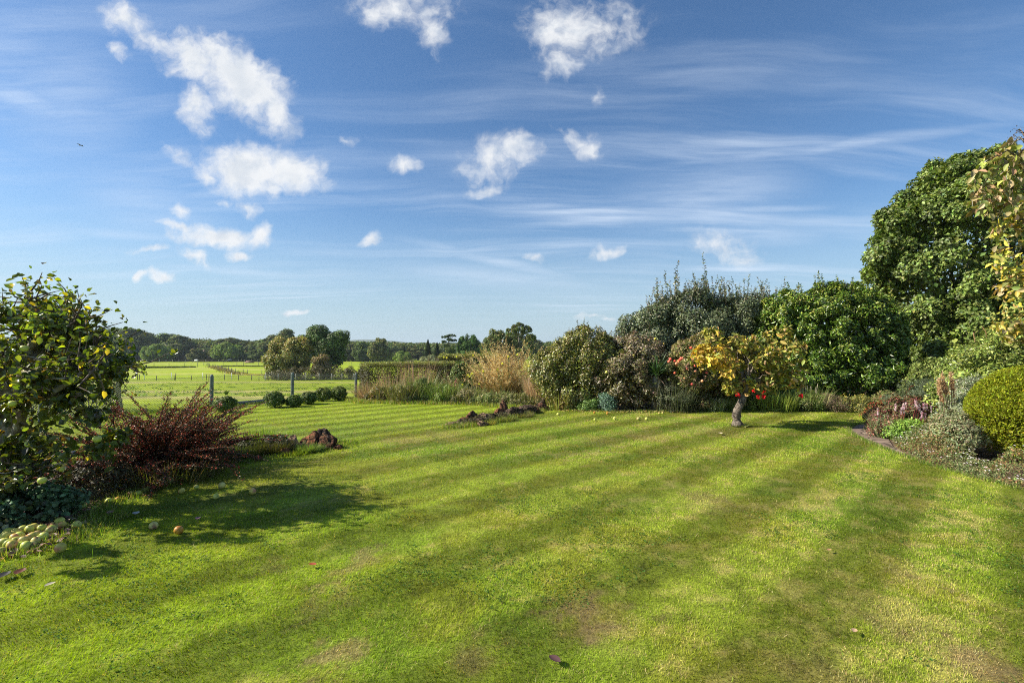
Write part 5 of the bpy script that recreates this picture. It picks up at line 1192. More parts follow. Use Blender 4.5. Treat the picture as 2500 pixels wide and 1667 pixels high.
for (d_, L_) in [((.55, .1, .85), 1.5), ((.8, 0, .7), 1.5), ((.3, .1, 1), 1.45), ((.45, 0, .95), 1.5), ((.95, .1, .42), 1.5), ((1, -.15, .28), 1.45), ((1, .2, .15), 1.35), ((.1, .2, 1), 1.4), ((-.2, .1, 1), 1.15), ((.35, 0, .95), 1.3), ((.9, -.4, .18), 1.3), ((1, .3, .40), 1.4), ((-.5, .2, .8), 1.1)]:
    sprays(g, gs, gb, cb, [d_, np.array(d_) + rng.normal(size=3) * .08], L_, 20, .025, LC[:3], BC, droop=.38, nb=.4, wob=.1)
g.build('foliage', M_leaf, t); gs.build('stems', M_twig, t); gb.build('berries', M_fruit, t)
# low red cotoneaster in the far right corner
cb = (10.0, 12.6, .05); t = thing('cotoneaster_shrub', 'low spreading scarlet leaved cotoneaster at the far right corner of the lawn', 'shrub', (cb[0], cb[1], 0))
g = Geo(); gs = Geo(); gb = Geo(); dirs = [(rng.normal(), -abs(rng.normal()) * .6, rng.uniform(.15, .8)) for i in range(46)]
sprays(g, gs, gb, cb, dirs, .95, 22, .04, [(.16, .14, .04), (.32, .08, .04), (.12, .11, .03), (.45, .07, .04)], [(.6, .08, .04)], droop=.35, nb=.6)
g.build('foliage', M_leaf, t); gs.build('stems', M_twig, t); gb.build('berries', M_fruit, t)
low('perennial_clump', 'dark green and bronze clump between lawn and scarlet cotoneaster', 2045, 12.9, .55, .45, 3600, .05, [(.12, .12, .04), (.20, .14, .07), (.15, .19, .05)], nl=50)
shrub('evergreen_shrub', 'yellow green bushy shrub low under the large tree', 'shrub', (12.2, 13.9), [(12.3, 13.9, .5, 1.2, .8, .9), (11.6, 13.5, .4, .8, .7, .7), (13.4, 14, .8, 1.2, .8, 1.0)], 16000, .07, [(.17, .21, .05), (.22, .27, .07), (.12, .15, .035)], nl=140, lr=.18)

# ------------------------------------------------------------ right-hand border
def gx2(x, Y): return sx(1875 + x / 3.136, Y)
def gz2(y, Y): return sz(700 + y / 3.136, Y)
# golden dome
GD = [(.19, .23, .010), (.26, .29, .014), (.13, .16, .010), (.17, .16, .014)]
dx0, dy0 = 8.0, 7.35
t = thing('golden_dome_shrub', 'clipped golden yellow dome shaped shrub at the right border', 'topiary', (dx0, dy0, 0)); g = Geo(); gs = Geo()
n = 46000; d = rdir(n); d[:, 2] = np.abs(d[:, 2]) * np.where(rng.random(n) < .82, 1, -1) 
lm_ = 1 + .05 * (fbm(d[:, 0] * 5 + 9, d[:, 1] * 5 + d[:, 2] * 4, 3, 3) - .5) * 2
rr = (1 - rng.random(n) ** 2 * .10) * lm_; P = np.array([dx0, dy0, .66]) + d * [.82, .82, .76] * rr[:, None]
P = P[P[:, 2] > .08]; d = d[:0]; n = len(P); O = nrm(P - [dx0, dy0, .6])
colr = pal(n, GD, (1, .8, .8, .4)); T = O + rng.normal(size=(n, 3)) * .45 + [0, 0, .35]
leaves(g, P, rng.normal(size=(n, 3)) + O * .5, .032 * (.7 + .6 * rng.random(n)), colr, .45, T=T)
n = 16000; dd = rdir(n); P = np.array([dx0, dy0, .66]) + dd * [.72, .72, .66] * (.8 + .2 * rng.random((n, 1))); leaves(g, P, rdir(n), .06, pal(n, GD, (1, .5, 1, 1)), .6)
limbs(gs, (dx0, dy0, 0), [(dx0 + .5 * cos(q), dy0 + .5 * sin(q), .9) for q in np.arange(0, 6, .8)], .03, (.14, .09, .05)); gs.build('stems', M_bark, t); g.build('foliage', leaf_mat('golden foliage', .55, .28, .25, (1.1, 1.0, .2)), t)
# bright shrub behind the dome
shrub('viburnum_shrub', 'bright glossy green shrub sloping up behind the golden dome', 'shrub', (10.2, 9.6), [(gx2(1800, 9.6), 9.6, 1.0, 1.3, .9, .95), (gx2(1620, 9.4), 9.4, .75, .9, .7, .75), (gx2(2050, 9.8), 9.8, 1.35, 1.3, .9, .95)], 24000, .062, [(.19, .24, .045), (.26, .31, .07), (.12, .16, .03)], nl=200, lr=.16, mat=M_gloss, ratio=.42, up=.6)
shrub('rosemary_bush', 'dull grey green feathery mound behind the pink flower spikes', 'shrub', (gx2(1250, 11), 11), [(gx2(1230, 11), 11, .45, .95, .7, .5), (gx2(1400, 10.6), 10.6, .6, .7, .6, .5)], 15000, .045, [(.085, .11, .055), (.12, .145, .08), (.06, .08, .04)], nl=110, lr=.14, ratio=.22)
# silver shrubs
SV = [(.26, .29, .19), (.33, .36, .26), (.18, .21, .12), (.22, .24, .11)]
shrub('silver_leaved_shrub', 'pale silvery leaved shrub rising beside the golden dome', 'shrub', (gx2(1560, 8.6), 8.6), [(gx2(1560, 8.6), 8.6, .62, .5, .4, .50), (gx2(1480, 8.4), 8.4, .42, .45, .4, .42), (gx2(1640, 8.8), 8.8, .85, .4, .35, .35)], 12000, .045, SV, nl=110, lr=.10, ratio=.3)
shrub('phlomis_shrub', 'grey green shrub between path and golden dome', 'shrub', (gx2(1400, 7.8), 7.8), [(gx2(1420, 7.9), 7.9, .32, .30, .3, .34), (gx2(1330, 8.1), 8.1, .22, .26, .26, .26), (gx2(1480, 7.5), 7.5, .30, .24, .26, .30)], 12000, .04, [(.19, .22, .10), (.25, .27, .15), (.13, .15, .06), (.24, .17, .10)], nl=110, lr=.08, ratio=.35, mat=M_leaf)
# brown dried flower spikes
t = thing('dried_flower_spikes', 'tall tan dried flower spikes standing over the silver shrubs', 'dead plant', (gx2(1360, 8.4), 8.4, 0))
for (x0, y0, x1, y1) in [(1375, 960, 1330, 655), (1360, 900, 1315, 700), (1345, 950, 1300, 780), (1400, 880, 1395, 650), (1420, 940, 1410, 700), (1380, 860, 1340, 740), (1310, 900, 1305, 700)]:
    Yd = 8.3; g = Geo(); s_ = np.linspace(0, 1, 8); P = np.stack([gx2(x0 + (x1 - x0) * s_ ** 1.5, Yd), Yd + 0 * s_, gz2(y0 + (y1 - y0) * s_, Yd)], 1); P = np.concatenate([[[P[0][0], Yd, .0]], P]); tube(g, P, .006, 4, (.36, .24, .15))
    k = 420; u = .5 + .5 * rng.random(k); q = np.linspace(0, 1, 9); Q_ = np.stack([np.interp(u, q, P[:, j]) for j in range(3)], 1) + rng.normal(size=(k, 3)) * .014; leaves(g, Q_, rdir(k), .022, pal(k, [(.50, .32, .17), (.42, .27, .15), (.58, .42, .26)]), .5); g.build('flower_spike', M_dry, t)
# persicaria
t = thing('persicaria_clump', 'red stemmed clump with pale pink upright flower spikes by the path', 'flower', (gx2(1120, 9.8), 9.8, 0)); g = Geo(); gs = Geo()
foliage(g, [(gx2(1130, 9.8), 9.9, .30, .62, .4, .40), (gx2(960, 9.9), 10.0, .2, .4, .35, .3), (gx2(900, 10.2), 10.3, .16, .35, .3, .25)], 6500, .055, [(.13, .04, .035), (.10, .10, .035), (.17, .06, .04), (.12, .12, .04)], nl=70, lr=.09, ground=0, ratio=.45)
for (x_, y_) in [(1012, 945), (1030, 910), (1035, 940), (1048, 900), (1122, 890), (1135, 900), (1152, 920), (1183, 910), (1210, 912), (1192, 915), (1172, 970), (1195, 985), (1165, 972), (835, 950), (907, 1000), (830, 1022), (1240, 930), (968, 915)]:
    Yd = 9.35; X = gx2(x_, Yd); Z = gz2(y_, Yd); tube(gs, [(X + .02, Yd + .1, Z - .35), (X, Yd, Z - .05)], .004, 3, (.32, .08, .07), cap=False)
    g2 = Geo(); k = 60; u = rng.random(k); a = rng.random(k) * 6.28; Q_ = np.stack([X + .013 * np.cos(a), Yd + .013 * np.sin(a), Z - .07 + .13 * u], 1); leaves(g2, Q_, np.stack([np.cos(a), np.sin(a), .2 + 0 * a], 1), .016, pal(k, [(.66, .46, .50), (.74, .62, .62), (.50, .20, .26)], None, .08), .8); g2.build('flower_spike', M_petal, t)
g.build('foliage', M_leaf, t); gs.build('stems', M_twig, t)
mound('geranium_clump', 'bright fresh green low leaves in front of the pink flower spikes', sx(1875 + 1060 / 3.136, 9.0) if False else 1875 + 1060 / 3.136, 9.1, .42, .24, 3200, .05, [(.17, .28, .04), (.23, .34, .06), (.12, .20, .03)], spike=300)
mound('bronze_clump', 'dark bronze leaves beside the path end', 1875 + 890 / 3.136, 10.1, .3, .35, 2200, .05, [(.12, .06, .05), (.09, .08, .04), (.16, .10, .06)], spike=200)
mound('grassy_clump', 'greyish narrow leaved clump at the path end', 1875 + 880 / 3.136, 9.3, .22, .3, 1200, .05, [(.17, .20, .10), (.28, .12, .09), (.14, .16, .06)], spike=260)
# daisy mat along the path: ground cover
g = Geo(); gf = Geo()
matp = [(8.0, 10.2), (7.15, 9.1), (6.62, 8.4), (6.26, 7.7), (6.08, 7.0), (6.03, 6.2), (6.1, 5.6), (6.35, 5.0), (7.6, 4.6), (9.5, 4.4), (9.5, 6.3), (7.9, 6.4), (7.35, 6.45), (6.95, 6.6), (6.85, 7.1), (7.3, 8.0), (8.3, 9.2)]
n = 120000; x = 6 + rng.random(n) * 3.5; y = 4.3 + rng.random(n) * 6; k = inpoly(x, y, matp); x = x[k]; y = y[k]; n = len(x)
h = (.05 + .30 * sstep((fbm(x * 2.2, y * 2.2, 101, 3) - .3) / .4)) * np.clip(.35 + (x - np.interp(y, [5, 6.3, 7.8, 9.2, 10.2], [6.15, 5.95, 6.1, 6.95, 7.75])) * 1.9, .25, 1.0)
z = h * rng.random(n) ** .5; cn = fbm(x * 1.7, y * 1.7, 103, 3)
col = pal(n, [(.14, .18, .06), (.18, .21, .08), (.10, .13, .04), (.22, .19, .10)]); m = cn > .56; col[m] = pal(m.sum(), [(.26, .14, .07), (.28, .17, .08), (.18, .17, .06), (.15, .20, .05), (.13, .18, .05)])
leaves(g, np.stack([x, y, z], 1), rng.normal(size=(n, 3)) * .6 + [0, 0, .7], .032, col, .4)
k = rng.random(n) < .009 * np.where(cn < .52, 1.6, .5); X = x[k]; Y = y[k]; Z = h[k] + .025; k = len(X)
for j in range(6):
    a = j * pi / 3 + rng.random(k); leaves(g, np.stack([X, Y, Z], 1), np.stack([0 * a, -.5 + 0 * a, 1 + 0 * a], 1), .014, pal(k, [(.80, .76, .76), (.75, .55, .60), (.85, .84, .84)], None, .06), .6, T=np.stack([np.cos(a), np.sin(a), 0 * a], 1))
o = g.build('daisy_ground_cover', M_leaf); tag(o, 'low mat of white and pink daisies spilling over the path edge', 'ground cover', kind='stuff')

# drooping branch tree at the right edge
Yk = 8.2; t = thing('cherry_tree', 'drooping branches of large tan and green leaves hanging at the top right edge', 'tree', (9.6, Yk, 0)); g = Geo(); gs = Geo()
tube(gs, [(9.7, Yk, -.05), (9.65, Yk, 1.5), (9.6, Yk + .1, 3.0), (9.4, Yk, 4.3)], [.13, .11, .09, .05], 8, (.15, .11, .08))
KG = [(.26, .26, .07), (.34, .27, .12), (.18, .20, .05), (.42, .30, .17), (.22, .24, .05)]
def kx(x): return sx(1875 + x / 3.136, Yk)
def kz(y): return sz(300 + y / 3.136, Yk)
for (x0, y0, x1, y1, k) in [(2100, 250, 1720, 240, 26), (1780, 240, 1610, 500, 40), (1850, 200, 1660, 660, 60), (2000, 180, 1760, 560, 60), (2000, 240, 1850, 700, 60), (2080, 300, 1900, 620, 50), (1800, 420, 1700, 620, 34), (1900, 420, 1760, 700, 44), (2050, 500, 1850, 780, 44), (2100, 200, 1930, 480, 44), (1990, 100, 1890, 200, 14)]:
    s_ = np.linspace(0, 1, 7); bow = np.sin(s_ * pi); yo = rng.normal() * .25
    P = np.stack([kx(x0 + (x1 - x0) * s_ ** .7), Yk + yo + .1 * bow, kz(y0 + (y1 - y0) * s_ ** 1.4)], 1); tube(gs, P, .012 * (1.2 - s_), 4, (.14, .10, .07), cap=False)
    tube(gs, [(9.45, Yk, 3.6), ((P[0][0] + 9.45) / 2, Yk + yo / 2, (P[0][2] + 3.9) / 2 + .2), P[0]], [.03, .02, .014], 5, (.14, .10, .07), cap=False)
    u = rng.random(k); Q_ = np.stack([np.interp(u, s_, P[:, j]) for j in range(3)], 1) + rng.normal(size=(k, 3)) * .05
    leaves(g, Q_, rng.normal(size=(k, 3)) * .6 + [0, -.8, .2], .135 * (.7 + .5 * rng.random(k)), pal(k, KG), .55, 'hex', T=rng.normal(size=(k, 3)) * .45 + [-.1, 0, -1], droop=.15)
foliage(g, [(9.1, Yk, 3.2, .55, .6, 1.0), (9.3, Yk + .2, 2.3, .6, .6, .9), (9.45, Yk + .4, 3.9, .5, .5, .5)], 1600, .12, KG + [(.5, .38, .06), (.55, .42, .07)], nl=50, lr=.2, ratio=.5, shape='hex', fill=0, droop=.15)
tw = [];
for (x0, y0, x1, y1) in [(1960, 30, 1880, 130), (1960, 90, 1860, 200), (1990, 60, 1910, 30)]:
    P = [(kx(x0), Yk, kz(y0)), (kx((x0 + x1) / 2), Yk, kz((y0 + y1) / 2 - 10)), (kx(x1), Yk, kz(y1))]; tube(gs, P, [.008, .005, .003], 3, (.10, .07, .06)); tube(gs, [(9.4, Yk, 4.3), P[0]], [.02, .009], 4, (.1, .07, .06)); k = 22; u = rng.random(k)[:, None]
    Q_ = np.array(P[0]) * (1 - u) + np.array(P[2]) * u + rng.normal(size=(k, 3)) * .03; leaves(g, Q_, rng.normal(size=(k, 3)), .03, pal(k, [(.16, .08, .06), (.12, .10, .05)]), .5)
g.build('foliage', M_leaf, t); gs.build('trunk', M_bark, t)
# arching rose stems over the bright shrub
t = thing('rambling_rose', 'thin arching tan and red stems over the bright shrub at right edge', 'climber', (10.3, 10.2, 0)); gs = Geo(); g = Geo()
for (x0, y0, x1, y1, x2, y2) in [(1800, 380, 1760, 300, 1725, 265), (1590, 440, 1575, 350, 1615, 335), (1680, 430, 1670, 340, 1640, 300), (1780, 400, 1800, 330, 1820, 300), (1860, 380, 1850, 320, 1870, 260), (1960, 360, 1900, 310, 1840, 270), (1900, 400, 1930, 330, 1960, 260)]:
    Yd = 10.0; tube(gs, [(gx2(x0, Yd), Yd, .2), (gx2(x0, Yd), Yd, gz2(y0, Yd)), (gx2(x1, Yd), Yd, gz2(y1, Yd)), (gx2(x2, Yd), Yd, gz2(y2, Yd))], [.012, .010, .008, .005], 4, (.30, .17, .09))
k = 260; x = 1700 + rng.random(k) * 320; y = 120 + rng.random(k) * 260; k = (y > 560 - .22 * x) ; x = x[k]; y = y[k]; k = len(x); Yd = 10 + rng.normal(size=k) * .2
leaves(g, np.stack([sx(1875 + x / 3.136, Yd), Yd, sz(700 + y / 3.136, Yd)], 1), rng.normal(size=(k, 3)), .07, pal(k, [(.42, .36, .08), (.30, .30, .08), (.5, .33, .10)]), .5, 'hex'); gs.build('stems', M_twig, t); g.build('foliage', M_leaf, t)

# ------------------------------------------------------------ apple tree at the left
at = thing('apple_tree', 'gnarled old apple tree with pale green apples at the left edge', 'tree', (-5.25, 5.0, 0)); gt = Geo(); gc = Geo()
BK = (.20, .17, .13)
tube(gt, [(-5.22, 5.0, -.05), (-5.2, 5.0, .3), (-5.26, 5.02, .7), (-5.2, 5.0, 1.1), (-5.12, 5.05, 1.45), (-5.0, 5.1, 1.75)], [.17, .14, .13, .12, .09, .06], 12, BK)
def al(x, y, Y=5.0): return (sx(x / 3.76, Y), Y, sz(650 + y / 3.76, Y))     # from the left-hand close view
br = [[(-5.2, 5.0, 1.0), al(60, 1000, 4.9), al(-60, 820, 4.9)], [(-5.2, 5.0, .75), al(200, 1000, 4.8), al(420, 950, 4.7), al(640, 900, 4.7), al(900, 950, 4.8)], [(-5.2, 5.0, .55), al(260, 1200, 4.7), al(500, 1150, 4.6), al(760, 1000, 4.6), al(880, 900, 4.6)],
      [(-5.1, 5.0, 1.4), al(300, 700), al(520, 560), al(700, 480), al(820, 440)], [(-5.1, 5.05, 1.5), al(180, 620, 5.1), al(260, 480, 5.1), al(240, 260, 5.1)], [(-5.2, 5, 1.1), al(420, 820, 5.2), al(700, 760, 5.3), al(1020, 620, 5.3)],
      [(-5.2, 5, .9), al(300, 880, 5.3), al(640, 860, 5.5), al(860, 820, 5.6)], [(-5.2, 5, .45), (-4.95, 4.75, .42), (-4.7, 4.7, .52), (-4.35, 4.7, .55)], [(-5.2, 5, .35), (-5.0, 4.6, .38), (-4.8, 4.45, .45)],
      [(-5.2, 5, 1.2), (-5.8, 5.1, 1.6), (-6.3, 5.0, 1.9)], [(-5.2, 5, 1.1), (-5.7, 5.4, 1.3), (-6.2, 5.9, 1.5)], [(-5.1, 5.05, 1.5), (-5.2, 5.5, 1.9), (-5.3, 5.8, 2.2)], [(-5.2, 5, 1.2), (-5.0, 5.6, 1.4), (-4.6, 6.0, 1.5)]]
ends = []
for b in br:
    b = resamp3 = np.array(b, float); s0 = np.linspace(0, 1, len(b)); s1 = np.linspace(0, 1, 12); P = np.stack([np.interp(s1, s0, b[:, j]) for j in range(3)], 1); P[1:] += rng.normal(size=(11, 3)) * .018
    tube(gt, P, .045 * (1.12 - s1), 7, BK)
    for q in range(34):
        u = .25 + .75 * rng.random(); p = np.array([np.interp(u, s1, P[:, j]) for j in range(3)]); dv = nrm(rng.normal(size=3) * [1, 1, .7] + [.2, 0, .35]); L_ = rng.uniform(.15, .42)
        m_ = p + dv * L_ * .5 + rng.normal(size=3) * .04; e = p + dv * L_; tube(gt, [p, m_, e], [.011, .007, .003], 4, (.15, .11, .09), cap=False); ends.append(e); ends.append(m_)
abl = [(-5.0, 5.0, 1.35, .85, .9, .72), (-4.62, 4.95, 1.35, .38, .5, .55), (-4.55, 4.65, .85, .36, .34, .4), (-5.5, 5.0, 1.6, .7, .8, .65), (-4.5, 4.9, 1.0, .26, .4, .4), (-5.6, 5.1, .9, .5, .6, .5), (-5.15, 5.2, 1.85, .5, .5, .32), (-4.75, 5.2, 1.3, .4, .5, .5), (-4.6, 4.65, .5, .42, .35, .32), (-4.5, 5.2, .6, .35, .4, .4), (-4.62, 4.85, .8, .34, .35, .5), (-4.3, 4.75, .85, .22, .3, .42), (-5.35, 3.95, 1.5, .55, .5, .45), (-5.3, 4.3, 1.75, .5, .4, .4)]
AL = [(.075, .10, .030), (.10, .125, .035), (.055, .075, .022), (.17, .17, .035), (.10, .07, .035)]
Lc, lrr = foliage(gc, abl, 5000, .062, AL, (1.2, 1, 1, .6, .4), nl=90, lr=.11, ratio=.62, shape='hex', fill=.04, up=.5, rough=.7, fold=.2, droop=.18, ground=.22)
ends = np.array(ends); k = 4200; i = rng.integers(0, len(ends), k); P = ends[i] + rng.normal(size=(k, 3)) * .05
leaves(gc, P, rng.normal(size=(k, 3)) * .7 + [0, 0, .6], .062 * (.6 + .7 * rng.random(k)), pal(k, AL + [(.5, .36, .05)], (1, 1, 1, .6, .3, .12)), .62, 'hex', droop=.18)
# upright shoots at the top
for (x0, y0, x1, y1, k) in [(235, 460, 240, 170, 16), (120, 370, 150, 290, 3), (410, 490, 440, 400, 3), (485, 480, 480, 380, 6), (660, 430, 680, 340, 12), (560, 520, 560, 380, 9), (640, 470, 620, 340, 9), (730, 480, 735, 420, 4), (800, 520, 850, 460, 10), (880, 560, 900, 470, 8), (20, 350, 10, 230, 8), (860, 640, 960, 570, 10), (900, 640, 1060, 600, 10), (960, 700, 1020, 740, 10), (330, 440, 340, 380, 8)]:
    a = np.array(al(x0, y0, 5.0)); b = np.array(al(x1, y1, 5.0)); tube(gt, [a - [0, 0, .2], a, b], [.008, .006, .003], 4, (.12, .08, .08)); u = (.15 + .85 * rng.random(k))[:, None]
    sd_ = np.where(np.arange(k) % 2, 1, -1); T = np.stack([sd_ * .9, rng.normal(size=k) * .6, .35 + 0 * sd_], 1); leaves(gc, a + (b - a) * u, rng.normal(size=(k, 3)) * .4 + [0, -.2, 1], .062, pal(k, AL + [(.13, .09, .06)]), .55, 'hex', T=T)
gt.build('trunk', M_bark, at); gc.build('foliage', M_apple_leaf, at)
def apple_geo(r, c1, c2, stalk=True):
    g = Geo(); V, Fc = ICO3; V = V.copy(); rad = np.hypot(V[:, 0], V[:, 1]); V[:, 2] -= np.sign(V[:, 2]) * .30 * np.exp(-(rad / .28) ** 2); V[:, :2] *= (1 + .06 * V[:, 2:3])
    b = sstep((V[:, 0] * .6 + V[:, 2] * .5 + .3 * np.sin(V[:, 1] * 5)) / .9)[:, None]; g.add(V * r * [1, 1, .93], [Fc], np.array(c1) * (1 - b) + np.array(c2) * b)
    if stalk: tube(g, [(0, 0, .55 * r), (.1 * r, 0, 1.15 * r)], [.06 * r, .04 * r], 4, (.12, .08, .05))
    return g
for (x, y, Y, r) in [(685, 1035, 4.55, .050), (225, 750, 4.5, .045), (930, 965, 4.6, .024), (270, 1010, 4.5, .038), (125, 1255, 4.4, .04), (650, 930, 4.7, .035), (1045, 1190, 4.9, .02)]:
    g = apple_geo(r * .78, (.40, .50, .08), (.52, .50, .13)); p = np.array(al(x, y, Y)); g.v = [v + p for v in g.v]; g.build('apple', M_fruit, at, smooth=True)
for (x, y, Y, r) in [(755, 375, 4.5, .045), (238, 412, 4.4, .043), (342, 688, 4.3, .043), (490, 605, 4.6, .03)]:
    g = apple_geo(r * .78, (.40, .50, .08), (.52, .50, .13)); p = np.array((sx(x / 3.136, Y), Y, sz(950 + y / 3.136, Y))); g.v = [v + p for v in g.v]; g.build('apple', M_fruit, at, smooth=True)
# greenery at the foot of the apple tree
def mnd(name, label, X, Y, rx, ry, rz, n, L, cols, cat='weeds', **k):
    g = Geo(); foliage(g, [(X, Y, rz * .35, rx, ry, rz * .75)], n, L, cols, nl=40, lr=.09, ground=0, up=.8, **k); o = g.build(name, M_leaf); tag(o, label, cat); return o
mnd('geranium_clump', 'low dark green leafy weeds at the foot of the apple tree', -4.75, 4.75, .55, .35, .26, 3600, .038, [(.07, .13, .06), (.10, .17, .08), (.05, .09, .04)], ratio=.8, shape='hex', fill=.1)
mnd('geranium_clump', 'small grey green weeds left of the windfall heap', -4.9, 4.25, .38, .25, .2, 1300, .045, [(.12, .17, .10), (.16, .20, .13), (.08, .12, .05)], ratio=.8, shape='hex', fill=.1)
mnd('undergrowth_clump', 'dry tangled undergrowth between apple tree and cotoneaster', -4.85, 5.6, .45, .45, .30, 2600, .045, [(.06, .05, .03), (.08, .07, .03), (.05, .05, .02)], ratio=.3)
g = Geo(); edge_tufts_ = None; clump(g, (-4.55, 6.3, 0), .7, 1500, .3, [(.12, .12, .05), (.18, .14, .08), (.09, .11, .03)], lean=.9, width=.006); o = g.build('rough_tuft', M_grass); tag(o, 'thin tangled grass under the cotoneaster', 'grass tuft')
# leaf litter near the tree
g = Geo(); n = 900; x = -5.6 + rng.random(n) * 1.9; y = 3.7 + rng.random(n) * 1.3; k = inpoly(x, y, [(-6, 3.4), (-4.3, 3.6), (-3.75, 3.95), (-3.85, 4.3), (-4.3, 4.9), (-6, 5.2)]); x = x[k]; y = y[k]; n = len(x)
leaves(g, np.stack([x, y, .01 + .03 * rng.random(n)], 1), rng.normal(size=(n, 3)) * .35 + [0, 0, 1], .06, pal(n, [(.16, .09, .07), (.24, .14, .10), (.10, .06, .05), (.30, .22, .15)]), .6, 'hex', fold=.3)
o = g.build('leaf_litter', M_leaf); tag(o, 'brown fallen leaves under the apple tree', 'leaf litter', kind='stuff')

# fallen apples
AG = 'windfall apples under the apple tree'
apples = []
def ground_apple(name, label, X, Y, r, c1, c2, group, z=None, proto={}):
    key = (round(r, 3), c1, c2)
    if key not in proto:
        o = apple_geo(r, c1, c2).build(name, M_fruit, smooth=True); proto[key] = o
    else: o = proto[key].copy(); C.objects.link(o); o.name = name
    o.location = (X, Y, (T1(X, Y) if z is None else z) + r * .84); o.rotation_euler = (rng.normal() * .9, rng.normal() * .9, rng.random() * 6.28)
    tag(o, label, 'apple', group); return o
Y1 = ((.46, .50, .09), (.58, .54, .15)); Y2 = ((.54, .46, .10), (.58, .26, .13)); Y3 = ((.55, .27, .04), (.40, .15, .03)); Y4 = ((.56, .50, .16), (.26, .13, .07))
def from6(x, y, r=.035):
    px_ = x / 3.136 * .4096; py_ = (950 + y / 3.136) * .4096; Yg = F * CAMZ / (py_ - 350) ; return (px_ - 512) / F * Yg, Yg
single = [(490, 1225, .042, Y2, 'large windfall apple with red cheek lying alone right of the heap'), (610, 1050, .040, Y1, 'pale green windfall apple at the edge of the weeds near the heap'), (1195, 1052, .038, Y4, 'yellow windfall apple with brown spot, left of the orange one'),
          (1385, 1087, .039, Y3, 'orange rotting windfall apple on the shaded lawn'), (850, 860, .036, Y1, 'pale apple by the undergrowth next to a smaller ochre one'), (920, 843, .030, Y3, 'small ochre apple at the edge of the undergrowth'), (650, 905, .038, Y1, 'green apple half hidden behind the low dark weeds'),
          (1075, 798, .034, Y1, 'leftmost of the tight row of green apples by the cotoneaster'), (1120, 768, .028, Y1, 'middle small apple of the tight row by the cotoneaster'), (1150, 763, .034, Y1, 'rightmost apple of the tight row by the cotoneaster'), (1015, 798, .028, Y2, 'dull apple left of the tight row by the cotoneaster'),
          (1320, 705, .042, Y4, 'large tan windfall apple against the dark cotoneaster foot'), (1268, 714, .030, Y4, 'brownish apple just left of the large tan one'), (1185, 735, .026, Y4, 'shaded brown apple between the tight row and the tan apples'), (1405, 784, .038, Y2, 'yellow apple with orange bruise on the shaded lawn, nearest the tan ones'),
          (1515, 750, .030, Y1, 'small lemon apple between two larger ones on the shaded lawn'), (1710, 742, .040, Y4, 'pale yellow apple with dark spot, farthest out but one'), (1665, 824, .034, Y1, 'pale green apple in front of the dark spotted one'), (1945, 790, .040, Y2, 'reddish apple lying farthest right at the shadow edge'), (740, 908, .026, Y1, 'small green apple right of the one behind the weeds')]
for (x, y, r, (c1, c2), lab) in single:
    X, Yg = from6(x, y + 6); ground_apple('apple', lab, X, Yg, r, c1, c2, AG)
pile = [(125, 1095), (90, 1110), (150, 1120), (235, 1065), (200, 1085), (255, 1095), (285, 1060), (310, 1120), (345, 1085), (360, 1130), (240, 1160), (205, 1175), (180, 1200), (225, 1215), (270, 1150), (445, 1055), (420, 1080), (480, 1035), (430, 1050), (400, 1090), (60, 1190), (95, 1190), (140, 1150), (300, 1180), (330, 1150), (175, 1140), (120, 1215), (40, 1240), (190, 1050), (70, 1150), (500, 1045), (270, 1200), (425, 1005), (150, 1170)]
for i, (x, y) in enumerate(pile):
    X, Yg = from6(x, y + 10); c = (Y1, Y1, Y2, Y4)[i % 4]; r = (.036, .033, .038, .040)[(i * 7) % 4]
    ground_apple('apple', 'yellow green windfall apple in the heap under the apple tree', X, Yg, r, c[0], c[1], 'apples in the windfall heap', z=.012 * (i % 3))
def from4(x, y):
    px_ = (1300 + x / 3.485) * .4096; py_ = (600 + y / 3.485) * .4096; Yg = F * CAMZ / (py_ - 350); return (px_ - 512) / F * Yg, Yg
QGp = 'fallen fruit before the back border'
for (x, y, r, (c1, c2), lab) in [(217, 1434, .042, Y1, 'yellow fallen fruit lying alone before the olive bush'), (530, 1478, .036, Y1, 'yellow fallen fruit second from the left, nearest the camera'), (697, 1468, .040, Y1, 'yellow fallen fruit in the middle of the row on the grass'), (897, 1472, .045, Y4, 'largest yellow brown fallen fruit beside a twin'), (967, 1474, .043, Y1, 'yellow fallen fruit rightmost of the lawn row'),
                                 (635, 1422, .034, Y3, 'orange fallen fruit at the border edge'), (525, 1416, .030, Y3, 'dull orange fallen fruit at the border edge, left one'), (1075, 1420, .028, Y4, 'small pale fruit in the border shade, left of two'), (1105, 1418, .030, Y4, 'small pale fruit in the border shade, right of two')]:
    X, Yg = from4(x, y + 6); ground_apple('fallen_fruit', lab, X, Yg, r, c1, c2, QGp)['category'] = 'fruit'
# litter of leaves under the fruit bushes
g = Geo(); n = 700; x = .9 + rng.random(n) * 4; y = 12.75 + .35 * np.abs(rng.normal(size=n)) + np.interp(x, [.9, 1.8, 3.2, 4.9], [.7, .25, 0, .1])
leaves(g, np.stack([x, y, .015 + .01 * rng.random(n)], 1), rng.normal(size=(n, 3)) * .3 + [0, 0, 1], .05, pal(n, [(.50, .36, .16), (.40, .24, .12), (.55, .45, .12), (.30, .18, .10)]), .6)
o = g.build('leaf_litter', M_leaf); tag(o, 'yellow and tan fallen leaves along the foot of the fruit bushes', 'leaf litter', kind='stuff')
